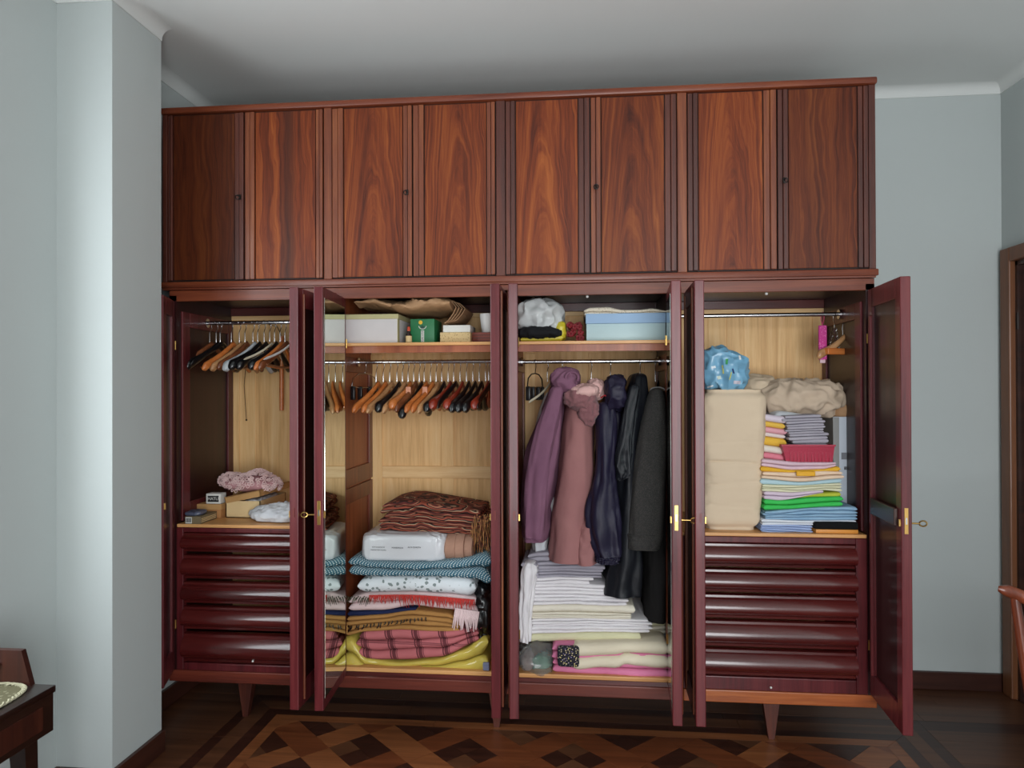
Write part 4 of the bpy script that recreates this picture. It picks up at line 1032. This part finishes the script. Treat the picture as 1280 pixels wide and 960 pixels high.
# pink coat with fur collar
t = thing('pink_coat', 'dusty pink coat with a furry collar hanging between mauve and navy coats', 'coat', (at(716, 560, CY).x, CY, at(716, 700, CY).z))
garment([(497, 712, 736), (508, 707, 742), (530, 704, 742), (560, 701, 742), (600, 697, 742), (640, 690, 736), (670, 688, 735), (698, 684, 742)], CY-.01, .32, PINKC, 'coat_body', t, folds=4, amp=.006, seed=2)
garment([(640, 728, 740), (670, 718, 744), (700, 716, 748)], CY-.02, .30, PINKC, 'coat_flap', t, folds=4, amp=.008, seed=6)
o = obj('fur_collar', pblob(704, 483, 745, 513, .05, .075, e=2.1, amp=.010, freq=40, seed=3, n=64, ridge=False), FUR, t, smooth=True)
fl = pblob(722, 492, 748, 532, .055, .05, e=2.1, amp=.010, freq=40, seed=5, n=56, ridge=False); obj('fur_lapel', fl, FUR, t, smooth=True)
p = at(724, 486, .03)
obj('collar_lining', pblob(712, 480, 749, 499, .060, .085, e=2.3, amp=.012, freq=20, seed=7, n=48), PINKL, t, smooth=True)
obj('hood_lining', pblob(733, 474, 757, 500, .13, .07, e=2.4, amp=.014, freq=22, seed=12, n=48), PINKL, t, smooth=True)
hanger(at(739, 455, RY).x, RODS[2][2]-.004, 'red', -14, 'reddish wooden hanger rising out of the pink coat collar', 'hangers carrying clothes', w=.13)
# navy nylon coat
t = thing('navy_coat', 'navy nylon jacket with a gathered elastic cuff, middle of the coats', 'coat', (at(757, 580, CY).x, CY, at(757, 703, CY).z))
garment([(484, 760, 778), (505, 752, 780), (540, 748, 782), (600, 745, 782), (640, 745, 780), (690, 748, 776)], CY+.06, .30, NVY, 'jacket_body', t, folds=6, amp=.008, seed=3)
garment([(502, 749, 763), (515, 746, 770), (545, 745, 771), (580, 745, 769), (605, 742, 770), (632, 734, 772), (655, 733, 776), (680, 738, 777), (694, 744, 776)], .05, .13, NVY, 'sleeve', t, folds=5, amp=.010, seed=4)
cf = garment([(692, 743, 776), (697, 745, 775), (703, 745, 774)], .05, .13, NVY, 'elastic_cuff', t, folds=22, amp=.006, seed=1, n=88)
obj('hood', pblob(757, 470, 782, 512, .10, .10, e=3.2, amp=.022, freq=12, seed=4, n=80), NVY, t, smooth=True)
obj('red_loop', MB().tube([at(751, 497, .045), at(756, 494, .03), at(761, 498, .04)], .003, 6), mat_plain('red_ribbon', (170, 30, 40), .6), t)
hanger(at(763, 455, RY).x, RODS[2][2]-.004, 'blackthin', -10, 'black hanger with a white clip above the navy jacket hood', 'hangers carrying clothes', w=.12)
# black raincoat
t = thing('black_raincoat', 'long glossy black raincoat on a reddish hanger, second coat from the right', 'coat', (at(785, 600, CY).x, CY, at(785, 740, CY).z))
garment([(466, 792, 806), (475, 787, 809), (500, 782, 810), (530, 776, 806), (560, 774, 803), (600, 773, 800), (640, 770, 798), (690, 762, 802), (715, 758, 803), (738, 756, 803)], CY-.01, .36, BLK, 'coat_body', t, folds=7, amp=.011, seed=7)
garment([(480, 788, 800), (510, 780, 795), (545, 774, 790), (575, 770, 789), (592, 772, 786), (600, 773, 778)], .015, .07, BLK, 'sleeve', t, folds=3, amp=.007, seed=9, n=36)
hanger(at(800, 455, RY).x, RODS[2][2]-.004, 'red', -8, 'reddish wooden hanger at the shoulders of the black raincoat', 'hangers carrying clothes', w=.14)
# charcoal tweed coat
t = thing('tweed_coat', 'charcoal tweed coat with a wide cuffed sleeve, rightmost on the rod', 'coat', (at(815, 600, CY).x, CY, at(815, 770, CY).z))
garment([(486, 815, 829), (500, 811, 833), (530, 805, 836), (580, 800, 836), (640, 803, 835), (700, 804, 835), (740, 804, 835), (770, 805, 834)], CY+.02, .34, TWD2, 'coat_body', t, folds=5, amp=.006, seed=8)
garment([(485, 815, 827), (500, 809, 831), (540, 800, 834), (580, 793, 833), (620, 789, 831), (660, 786, 829), (676, 785, 827)], .02, .12, TWD, 'sleeve', t, folds=2, amp=.004, seed=2)
garment([(664, 784, 828), (672, 784, 828), (686, 785, 824)], .02, .13, TWD, 'cuff', t, folds=2, amp=.003, seed=2)
obj('collar_edge', MB().tube([at(813+9*(1-math.cos(PI*k/8)), 488-4*math.sin(PI*k/8), .05) for k in range(9)], .003, 6), mat_plain('grey_braid', (120, 118, 116), .8), t)
hanger(at(819, 455, RY).x, RODS[2][2]-.004, 'blackthin', -6, 'thin black hanger holding the charcoal tweed coat', 'hangers carrying clothes', w=.12)
# metal trouser clip at the far right of this rod
ch = thing('trouser_clip_hanger', 'narrow metal clip hanger at the far right end of the coat rod', 'hanger', (at(831, 455, RY).x, RY, RODS[2][2]-.004))
add_part('hook', hook_mesh(-.07), BRASS, ch); add_part('clamp', MB().tube([(0, 0, -.07), (0, -.03, -.09), (0, -.03, -.19)], .003, 6).tube([(0, 0, -.07), (0, .03, -.09), (0, .03, -.19)], .003, 6), STEEL, ch)
for k in range(3): add_part('ring', MB().tube([(0, -.03+.007*math.cos(a*PI/5), -.10-.02*k+.007*math.sin(a*PI/5)) for a in range(11)], .0015, 5), BRASS, ch)

# ------------------------------------------------------------------ bay 3: linen below the coats
LG = mat_cloth('grey_linen', (168, 164, 174), (146, 142, 154)); LW = mat_cloth('white_linen', (232, 228, 230), (216, 212, 216)); LC = mat_cloth('cream_linen', (230, 224, 208), (214, 206, 190)); LY = mat_cloth('ivory_linen', (216, 212, 178), (200, 196, 160))
LINEN = [  # px0, px1, top-left, top-right, bottom-left, bottom-right, layers, material, words
    (656, 690, 694, 690, 704, 703, 2, LG, 'crumpled grey sheet at the top left of the linen stack'),
    (660, 757, 704, 703, 713, 713, 2, LG, 'grey folded sheet topmost under the pink coat'),
    (663, 757, 713, 713, 724, 724, 3, LG, 'grey folded sheet just below the topmost one'),
    (660, 742, 724, 723, 731, 732, 2, LW, 'narrow white sheet directly beneath the grey ones'),
    (658, 764, 731, 732, 739, 741, 2, LW, 'white folded sheet below the narrow white one'),
    (656, 778, 739, 741, 748, 750, 2, LW, 'white sheet reaching under the black raincoat hem'),
    (658, 786, 748, 750, 757, 758, 2, LW, 'smooth white sheet above the cream ones in the stack'),
    (660, 797, 757, 758, 767, 769, 1, LC, 'thick cream sheet in the middle of the linen stack'),
    (660, 793, 767, 769, 775, 776, 3, LC, 'cream sheet with many thin folds below the thick cream one'),
    (662, 816, 775, 776, 784, 785, 3, LW, 'wide white sheet sticking out to the right under the tweed coat'),
    (656, 817, 784, 785, 794, 792, 2, LW, 'white sheet just above the ivory one at the stack bottom'),
    (655, 806, 794, 792, 805, 804, 1, LY, 'ivory sheet at the very bottom of the tall linen stack'),
]
for i, (p0, p1, tl, tr, bl, br, n, m, lab) in enumerate(LINEN):
    mxp = (p0+p1)/2; yf = .055+ (.05-i*.006 if i < 6 else .0)
    textile('folded_sheet', lab, 'sheet', p0, p1, [(p0, tl), (mxp, (tl+tr)/2-1.2), (p1, tr)], [(p0, bl), (mxp, (bl+br)/2-1.2), (p1, br)], yf, .45, n, m, 'linen stack under the coats', seed=i+3, wav=.006, jag=.022, endr=.010)
for i, (p0, p1, t_, b_, lab, m) in enumerate(((800, 832, 772, 783, 'small greenish cream cloth tucked at the right of the linen stack, topmost', LY), (803, 834, 783, 793, 'small cream cloth in the middle at the right of the linen stack', LC), (806, 835, 793, 802, 'small bluish cloth lowest at the right of the linen stack', mat_cloth('bluish_linen', (160, 172, 186))))):
    textile('folded_cloth', lab, 'cloth', p0, p1, [(p0, t_+3), (p1, t_-1)], [(p0, b_), (p1, b_)], .16, .44, 2, m, 'small cloths beside the linen stack', seed=i+31, endr=.02)
garment([(702, 656, 668), (712, 652, 672), (740, 650, 667), (770, 650, 664), (800, 650, 662)], .055, .12, LW, 'draped_sheet', None, 'white sheet edge hanging in folds at the left of the linen stack', 'sheet', folds=9, amp=.007, seed=5, n=72)
textile('grey_draped_sheet', 'rumpled grey sheet slumped over the left end of the linen stack', 'sheet', 651, 676, [(651, 704), (676, 706)], [(651, 722), (676, 722)], .035, .3, 3, LG, wav=.01, jag=.02, endr=.02)
SHT = mat_cloth('beige_bedspread', (226, 216, 194), (212, 200, 176)); PNK = mat_cloth('bright_pink_cotton', (222, 138, 172), (204, 112, 150))
textile('pink_sheet', 'bright pink folded sheet under the beige bedspread at the bottom', 'sheet', 688, 838, [(688, 808), (694, 806), (838, 806)], [(688, 841), (760, 846), (838, 850)], .02, .44, 4, PNK, wav=.003, jag=.012, endr=.03)
o = textile('beige_bedspread', 'beige bedspread with wavy edges lying over the pink sheet', 'bedspread', 712, 838, [(712, 807), (780, 805), (838, 805)], [(712, 836), (724, 840), (750, 837), (772, 838), (782, 833), (800, 836), (820, 838), (838, 838)], .000, .43, 2, SHT, wav=.006, jag=.008, endr=.03)
obj('lavender_sachet', pblob(697, 808, 724, 832, -.008, .016, e=7, ez=7, amp=.002, freq=20, seed=2, n=56), mat_spots('black_floral_cotton', (22, 22, 34), (230, 214, 120), 120, .24, (150, 130, 210)), None, 'small square black sachet with tiny flowers leaning on the bedspread', 'sachet', smooth=40)
CLEARP = NT('clear_polythene'); CLEARP.set('IOR', 1.08); CLEARP.set('Transmission Weight', .85); CLEARP.set('Roughness', .18); CLEARP.set('Base Color', lin((206, 206, 204))); CLEARP.set('Coat Weight', .5); CLEARP = CLEARP.m
obj('soap_packet', pblob(664, 818, 688, 836, .10, .04, e=2.2, amp=.012, freq=22, seed=3, n=40), mat_cloth('mint_green_tissue', (120, 168, 146), (90, 140, 120)), None, 'mint green packet inside the clear plastic bag', 'packet', smooth=True)
obj('beige_packet', pblob(652, 812, 668, 836, .10, .05, e=2.2, amp=.010, freq=22, seed=5, n=40), mat_cloth('beige_grey_tissue', (168, 152, 146), (140, 128, 130)), None, 'beige grey packet at the far left bottom of the coat bay', 'packet', smooth=True)
obj('clear_plastic_bag', pblob(650, 802, 691, 841, .09, .085, e=3.2, amp=.024, freq=13, seed=6, n=96), CLEARP, None, 'clear plastic bag left of the pink sheet at the bottom of the coat bay', 'bag', smooth=40)

# ------------------------------------------------------------------ bay 4
BEI = mat_cloth('beige_cotton', (216, 196, 170), (206, 186, 160), bump=.2)
a, b = at(878, 664, .05), at(954, 664, .05); zt = at(900, 487, .05).z
N = 110; rings = []
for k in range(N+1):
    s = k/N; z = SH + (zt-SH)*s; e_ = min(1, math.sqrt(max(0, 1-((s-.5)*2)**22))+.0); e_ = max(e_, .80)
    ring = []; xl = a.x; xr = b.x + .030*s
    for j in range(48):
        th = 2*PI*j/48; c_, s_ = math.cos(th), math.sin(th)
        cr_ = 0
        for (zc, dep, ph) in ((.34, .006, 0), (.47, .007, 2), (.61, .003, 1), (.17, .004, 3), (.40, .003, 5)):
            d_ = s-zc-.022*math.sin(c_*2.2+ph)-.012*nz(c_*3, ph); cr_ -= dep*max(0, .4+.9*nz(c_*1.6, ph*3.3, 1)+.3)*math.exp(-(d_/.006)**2)
        w_ = cr_ + .007*nz(c_*1.3, s_*1.3, s*4)+.003*(1-2*abs(nz(c_*3, s_*3, s*13)))
        ring.append(((xl+xr)/2+((xr-xl)/2*e_+w_)*math.copysign(abs(c_)**.35, c_), .15+(.11*e_+w_)*math.copysign(abs(s_)**.5, s_), z+.004*nz(th*2, s*3)))
    rings.append(ring)
obj('folded_mattress', MB().loft(rings), BEI, None, 'tall beige folded cushion standing upright at the left of the right bay', 'cushion', smooth=80)
bg_ = thing('blue_plastic_bag', 'light blue printed plastic bag sitting on top of the tall beige cushion', 'bag', (at(905, 487, .13).x, .13, zt))
BLB = mat_plain('light_blue_polythene', (120, 172, 202), .35, 0, .3)
mb = pblob(878, 436, 932, 489, .14, .085, e=3.2, amp=.040, freq=9, seed=23, n=120); zc_ = at(900, 462, .14).z
mb.v = [(v[0]-(.012 if v[2] > zc_ else 0)*((v[2]-zc_)/.08), v[1], v[2]) for v in mb.v]
obj('bag_body', mb, BLB, bg_, smooth=32)
for (px, py, w_, h_, c_) in ((892, 459, .018, .010, (226, 232, 238)), (899, 472, .016, .014, (206, 216, 200)), (908, 452, .010, .024, (70, 160, 90)), (921, 478, .030, .014, (196, 188, 200)), (889, 483, .022, .007, (232, 236, 240)), (916, 464, .007, .022, (40, 60, 110)), (903, 462, .004, .036, (224, 214, 90)), (912, 470, .004, .034, (224, 214, 90)), (924, 447, .008, .018, (230, 232, 234))):
    p = at(px, py, .06); decal('printed_patch', mb, p.x, p.z, w_, h_, rnd.uniform(-.4, .4), mat_plain('bag_print', c_, .4), bg_)
# beige cushions at the back
obj('beige_bolster', pblob(915, 468, 972, 505, .38, .12, e=2.2, amp=.02, freq=10, seed=3, n=80), BEI, None, 'beige cushion end poking out right behind the blue bag', 'cushion', smooth=True)
BEI2 = mat_cloth('beige_grey_cotton', (206, 186, 164), (190, 170, 148), bump=.3)
obj('beige_cushion', pblob(946, 476, 1053, 521, .32, .15, e=2.6, amp=.034, freq=9, seed=9, n=140), BEI2, None, 'wrinkled beige cushion lying across the top of the towel pile', 'cushion', smooth=True)
obj('brown_paper_bag', pblob(1030, 500, 1064, 523, .34, .12, e=3.5, amp=.012, freq=14, seed=3, n=48), KRAFT, None, 'brown paper bag resting on the upright white box', 'bag', smooth=35)
# upright white box
wb = thing('white_box', 'tall narrow white box standing upright at the right of the towels', 'box', (at(1057, 600, .25).x, .28, SH))
a, b = at(1048, 600, .22), at(1071, 600, .22); z1 = at(1060, 521, .22).z
obj('box_body', MB().box(a.x-.02, b.x, .22, .44, SH, z1, .002), mat_plain('bluish_white_card', (196, 204, 216), .5), wb, smooth=40)
obj('box_side', MB().box(a.x-.022, a.x+.004, .218, .442, SH, z1-.002, .001), mat_plain('grey_card', (150, 150, 148), .6), wb)
for (px, py, w_, h_) in ((1055, 570, .022, .030), (1057, 585, .012, .014)):
    p = at(px, py, .219); obj('printed_label', MB().box(p.x-w_/2, p.x+w_/2, .2183, .2200, p.z-h_/2, p.z+h_/2), mat_plain('grey_print', (120, 122, 130), .6), wb)
p = at(1058, 586, .219); text('lettering', 'K<', .016, INK, wb, (p.x, .2178, p.z))
p = at(1064.5, 567, .219); obj('printed_dot', MB().box(p.x-.002, p.x+.002, .2183, .22, p.z-.003, p.z+.003), INK, wb)
# towel pile
def tw(nm, label, p0, p1, t, b, yf, n, col, col2=None, **k):
    return textile(nm, label, k.pop('cat', 'towel'), p0, p1, t, b, yf, k.pop('yb', .42), n, mat_cloth(label[:28].replace(' ', '_'), col, col2), k.pop('group', 'towels in the right bay'), **k)
bt = thing('flat_tray', 'flat black folder with an orange edge below the blue towels at right', 'folder', (at(1046, 668, .02).x, .2, SH))
xa, xb = at(1020, 668, .02).x, at(1073, 668, .02).x
obj('orange_edge', MB().box(xa, xb, .02, .30, SH, SH+.016, .002), mat_plain('orange_board', (214, 142, 58), .5), bt, smooth=40)
obj('black_cover', MB().box(xa-.006, xb, .018, .30, SH+.017, SH+.046, .006), mat_cloth('black_folder_cloth', (14, 14, 16)), bt, smooth=40)
tw('folded_towel', 'blue and white striped cloth at the very bottom left of the towel pile', 949, 1018, [(949, 657), (985, 656), (1018, 658)], [(949, 664), (975, 667), (1018, 669)], .03, 4, (176, 192, 222), (120, 144, 196), yb=.4, wav=.003)
tw('folded_towel', 'thin white cloth under the light blue towels', 951, 1071, [(951, 649), (1000, 651), (1071, 651)], [(951, 657), (985, 656), (1018, 657), (1071, 656)], .035, 2, (226, 230, 236), (206, 212, 222))
tw('folded_towel', 'light blue towel folded in waves beneath the green one', 954, 1073, [(954, 640), (985, 637), (1030, 634), (1073, 634)], [(954, 649), (1000, 651), (1071, 651)], .03, 4, (158, 190, 214), (120, 156, 186), wav=.008)
tw('folded_towel', 'bright green towel in the middle of the pile', 953, 1055, [(953, 624), (975, 626), (1020, 622), (1055, 621)], [(953, 638), (985, 637), (1030, 634), (1055, 633)], .025, 2, (74, 202, 98), (48, 172, 76), wav=.006)
tw('folded_towel', 'lime yellow towel showing thinly above the green one', 974, 1052, [(974, 620), (1010, 617), (1052, 615)], [(974, 626), (1020, 622), (1052, 621)], .045, 1, (196, 200, 76), (170, 178, 56))
tw('folded_towel', 'pale lilac towel below the cream one', 952, 1030, [(952, 614), (990, 616), (1030, 613)], [(952, 624), (975, 626), (1030, 616)], .03, 2, (218, 200, 214), (198, 182, 200), wav=.006)
tw('folded_towel', 'pale cream yellow towel below the pale blue edge', 952, 1053, [(952, 606), (1000, 607), (1053, 604)], [(952, 614), (990, 616), (1030, 613), (1053, 615)], .028, 3, (222, 220, 188), (204, 204, 176), wav=.006)
tw('folded_towel', 'pale blue towel edge under the peach towel', 950, 1055, [(950, 598), (1000, 603), (1055, 598)], [(950, 606), (1000, 607), (1055, 604)], .03, 1, (188, 214, 222), (166, 198, 210))
o = tw('folded_towel', 'peach white towel with a bright yellow tag in front', 951, 1057, [(951, 590), (990, 591), (1030, 589), (1057, 590)], [(951, 598), (1000, 603), (1057, 598)], .018, 2, (232, 208, 182), (220, 192, 166), wav=.004)
tw('folded_towel', 'yellow towel edge between pink and peach towels', 950, 1052, [(950, 583), (990, 588), (1030, 587), (1052, 583)], [(950, 590), (990, 591), (1030, 589), (1052, 590)], .024, 1, (232, 184, 62), (214, 160, 44))
p = at(1007, 592, .01); obj('yellow_tag', MB().box(p.x-.038, p.x+.038, .004, .012, p.z-.010, p.z+.010, .003), mat_cloth('yellow_satin', (232, 172, 36), rough=.4), o)
tw('folded_towel', 'pale pink lilac towel carrying the red basket', 952, 1048, [(952, 574), (1000, 578), (1048, 578)], [(952, 583), (990, 588), (1030, 587), (1048, 583)], .03, 2, (222, 194, 202), (204, 176, 190))
for (t_, b_, c_, lab) in ((566, 574, (226, 134, 150), 'rose pink napkin lowest of the short stack beside the basket'), (557, 566, (230, 222, 210), 'white napkin above the rose pink one beside the basket'), (546, 557, (234, 186, 72), 'yellow napkin in the middle of the short stack beside the basket'),
                         (541, 546, (232, 216, 212), 'thin white napkin between pink and yellow beside the basket'), (534, 541, (228, 168, 178), 'pink napkin below the top yellow one'), (527, 534, (232, 190, 84), 'yellow napkin at the top of the short stack'), (518, 527, (220, 208, 220), 'lilac white napkin topmost of the short stack')):
    tw('folded_napkin', lab, 952, 985, [(952, t_-1), (985, t_+3)], [(952, b_-1), (985, b_+3)], .07, 1, c_, cat='napkin', group='napkins beside the basket', yb=.36, endr=.012)
# red basket
bk = thing('plastic_basket', 'small crimson plastic basket holding folded grey linen', 'basket', (at(1010, 583, .06).x, .15, at(1010, 583, .06).z))
p0, p1, p2, p3 = at(977, 556, .04), at(1043, 558, .04), at(984, 582, .05), at(1040, 583, .05)
CRIM = mat_plain('crimson_plastic', (170, 30, 62), .4, 0, 0, 0, .4, 260)
def rect(xa, xb, ya, yb, z): return [(xa, ya, z), (xb, ya, z), (xb, yb, z), (xa, yb, z)]
mb = MB().loft([rect(p2.x, p3.x, .05, .24, p2.z), rect(p0.x, p1.x, .035, .255, p0.z), rect(p0.x+.004, p1.x-.004, .039, .251, p0.z), rect(p2.x+.004, p3.x-.004, .054, .236, p2.z+.004)])
obj('basket_body', mb, CRIM, bk)
obj('basket_rim', MB().box(p0.x-.003, p1.x+.003, .031, .037, p0.z-.006, p0.z+.002, .001).box(p0.x-.003, p1.x+.003, .253, .259, p0.z-.006, p0.z+.002, .001), CRIM, bk)
for k in range(12):
    x = p2.x+.012+(p3.x-p2.x-.024)*k/11; obj('basket_rib', MB().box(x-.0012, x+.0012, .040, .050, p2.z+.006, p0.z-.008), CRIM, bk)
GL = (182, 178, 186)
for i, (p0_, p1_, t_, b_, n, lab) in enumerate(((988, 1040, 548, 560, 2, 'whitish grey napkin lowest in the crimson basket'), (984, 1038, 541, 549, 2, 'grey napkin second from the bottom in the crimson basket'), (982, 1034, 532, 541, 3, 'grey napkin in the middle of the basket stack'), (980, 1033, 525, 532, 2, 'grey napkin second from the top of the basket stack'), (978, 1031, 518, 525, 2, 'grey napkin topmost of the basket stack'))):
    tw('grey_napkin', lab, p0_, p1_, [(p0_, t_+2), (p1_, t_)], [(p0_, b_+2), (p1_, b_)], .05, n, GL, (150, 146, 158), cat='napkin', group='grey napkins in the basket', yb=.23, wav=.004, endr=.012, jag=.014)
tw('white_package', 'white plastic-wrapped cloth lying behind the grey napkins', 966, 1022, [(966, 515), (980, 514), (1022, 520)], [(966, 530), (1022, 536)], .12, 1, (222, 226, 230), (206, 212, 220), cat='package', group=None, yb=.3)
# right rod: pink ribbon thing, ring chain hanger, wooden suit hanger
pk_ = at(1028, 400, RY)
pm = thing('pink_moth_hanger', 'narrow glittering pink packet hanging from the right rod', 'packet', (pk_.x, RY, RODS[3][2]-.004))
add_part('packet_body', MB().box(-.018, .018, -.006, .006, -.20, -.045, .004), mat_spots('glittering_pink', (196, 60, 138), (236, 150, 200), 160, .22), pm)
add_part('ribbon_loop', MB().tube([(0, 0, -.045), (-.006, 0, -.02), (-.004, .0, .008), (.002, 0, .015), (.008, 0, .004), (.006, 0, -.02), (0, 0, -.045)], .002, 6), mat_plain('pink_ribbon', (190, 70, 110), .6), pm)
add_part('packet_tip', MB().box(-.012, .012, -.004, .004, -.215, -.198, .003), mat_plain('pale_pink_tip', (226, 190, 200), .5), pm)
cx_ = at(1043, 400, RY).x
cn = thing('chain_hanger', 'bright metal chain hanger between pink packet and wooden hanger', 'hanger', (cx_, RY, RODS[3][2]-.004))
add_part('hook', hook_mesh(-.06), STEEL, cn)
for s_ in (-1, 1):
    for k in range(8):
        c_ = Vector((s_*.002*k - .018*(s_ < 0)*k/8, -.012*s_, -.065-.013*k))
        add_part('chain_link', MB().tube([c_+Vector((.006*math.cos(t*PI/4), .002*(k % 2)*math.sin(t*PI/4), .008*math.sin(t*PI/4))) for t in range(9)], .0014, 5), STEEL, cn)
hx = at(1053, 400, RY).x
wh = thing('suit_hanger', 'pale brown wooden suit hanger turned across the right rod', 'hanger', (hx, RY, RODS[3][2]-.004), None, math.radians(-62))
add_part('hook', hook_mesh(), STEEL, wh); add_part('shoulder_bar', arm_mesh(.13, .085, 'wood'), H_TAN, wh)
add_part('clamp_bar', MB().box(-.014, .014, -.10, .10, -.178, -.150, .003), H_ORANGE, wh)
wh2 = None

# ------------------------------------------------------------------ small table at the left edge with a lace mat
TZ = .62
TBX, TBY = -1.578, -1.055
tb = thing('side_table', 'low dark wood table with splayed legs and raised back, at the left edge', 'table', (-1.76, -1.40, 0))
TW_ = mat_wood('table_dark_wood', (18, 9, 7), (32, 16, 11), (44, 24, 16), .35, .2, 'y'); TP = mat_wood('table_red_wood', (34, 12, 8), (52, 20, 12), (68, 31, 19), .42, .1, 'z')
obj('tabletop', MB().box(-1.955, TBX, -1.85, TBY, TZ-.022, TZ, .004), TW_, tb, smooth=40)
obj('apron', MB().box(-1.945, TBX+.000-.004, -1.84, TBY-.006, TZ-.135, TZ-.022, .002), TW_, tb)
obj('apron_panel', MB().box(TBX-.006, TBX-.001, -1.78, TBY-.05, TZ-.115, TZ-.045, .002), TP, tb)
rings = [[(-1.968, TBY-.020, TZ), (-1.645, TBY-.020, TZ), (-1.675, TBY-.020, TZ+.105), (-1.968, TBY-.020, TZ+.105)], [(-1.968, TBY-.002, TZ), (-1.645, TBY-.002, TZ), (-1.675, TBY-.002, TZ+.105), (-1.968, TBY-.002, TZ+.105)]]
bk_ = obj('raised_back', MB().loft(rings), TP, tb)
obj('ledge', MB().box(-1.965, -1.742, TBY-.034, TBY-.020, TZ+.058, TZ+.068, .002), TW_, tb)
for (lx, ly) in ((TBX-.045, TBY-.075), (-1.90, TBY-.075), (TBX-.045, -1.80), (-1.90, -1.80)):
    sx = .03 if lx > -1.8 else 0; 
    obj('leg', MB().loft([rect(lx-.014+sx, lx+.014+sx, ly-.014, ly+.014, 0), rect(lx-.026, lx+.026, ly-.024, ly+.024, TZ-.132)]), TW_, tb)
DO = mat_spots('gold_grey_brocade', (84, 80, 54), (116, 114, 88), 60, .24)
dm = MB(); N = 60; ring0 = []; ring1 = []
cx_, cy_ = -1.770, -1.362
def sup(a, rx, ry, e=5.5): c_, s_ = math.cos(a), math.sin(a); return (cx_+rx*math.copysign(abs(c_)**(2/e), c_), cy_+ry*math.copysign(abs(s_)**(2/e), s_))
top_ = [(*sup(2*PI*k/N, .150, .278), TZ+.0045) for k in range(N)]; bot_ = [(*sup(2*PI*k/N, .152, .280), TZ+.0005) for k in range(N)]
do = obj('lace_mat', dm.loft([bot_, top_]), DO, None, 'olive brocade mat with a braided cream edge on the small table', 'mat')
bd = [Vector((*sup(2*PI*k/240, .154, .282), TZ+.006)) + Vector((.0035*math.cos(k*1.05), .0035*math.cos(k*1.05), .003*math.sin(k*1.05))) for k in range(241)]
bd2 = [Vector((*sup(2*PI*k/240, .154, .282), TZ+.006)) - Vector((.0035*math.cos(k*1.05), .0035*math.cos(k*1.05), .003*math.sin(k*1.05))) for k in range(241)]
obj('braided_edge', MB().tube(bd, .0032, 5).tube(bd2, .0032, 5), mat_cloth('cream_braid', (168, 164, 138)), do, kind='stuff')

# ------------------------------------------------------------------ chair at the right edge (only its back post and rail enter the picture)
chr_ = thing('wooden_chair', 'polished reddish wooden chair entering the picture at the right edge', 'chair', (1.62, -.75, 0))
def bar(pts, r, seg=10): return MB().tube(pts, r, seg)
YA = -.70
p = at(1259, 740, YA); q_ = at(1264, 756, YA)
# crest rail, curved
cpts = [p, at(1268, 737, YA-.02)]
crest = [Vector((1.318, -.66, .868)), Vector((1.335, -.675, .866)), Vector((1.40, -.71, .842)), Vector((1.50, -.735, .826)), Vector((1.62, -.745, .822)), Vector((1.74, -.735, .826)), Vector((1.84, -.71, .842)), Vector((1.905, -.675, .866))]
obj('crest_rail', MB().tube(crest, [.010, .019, .022, .023, .023, .023, .022, .018], 12), CHAIRW, chr_, smooth=60)
for s_ in (-1, 1):
    xb_ = 1.62+s_*.275; 
    f = lambda x: 1.62+s_*abs(x)
    obj('back_post', MB().tube([(f(.268), -.685, .850), (f(.250), -.69, .70), (f(.222), -.70, .50), (f(.205), -.70, .43), (f(.205), -.68, .25), (f(.215), -.62, 0)], [.014, .017, .020, .021, .017, .012], 12), CHAIRW, chr_, smooth=60)
    obj('front_leg', MB().tube([(f(.20), -1.12, .43), (f(.22), -1.14, 0)], [.019, .012], 12), CHAIRW, chr_, smooth=60)
    obj('side_rail', MB().box(f(.205)-.011, f(.205)+.011, -1.12, -.70, .385, .435, .004), CHAIRW, chr_)
obj('front_rail', MB().box(1.42, 1.82, -1.131, -1.109, .385, .435, .004), CHAIRW, chr_); obj('rear_rail', MB().box(1.42, 1.82, -.711, -.689, .385, .435, .004), CHAIRW, chr_)
for k in range(4): obj('back_slat', MB().tube([(1.50+k*.08, -.705, .43), (1.50+k*.08, -.725, .62), (1.50+k*.08, -.735, .82)], .008, 8), CHAIRW, chr_, smooth=60)
obj('seat', blob_mesh((1.62, -.91, .452), (.215, .215, .026), e=5, ez=3, amp=.001, freq=6, n=48), mat_cloth('seat_fabric', (150, 128, 96)), chr_, smooth=True)
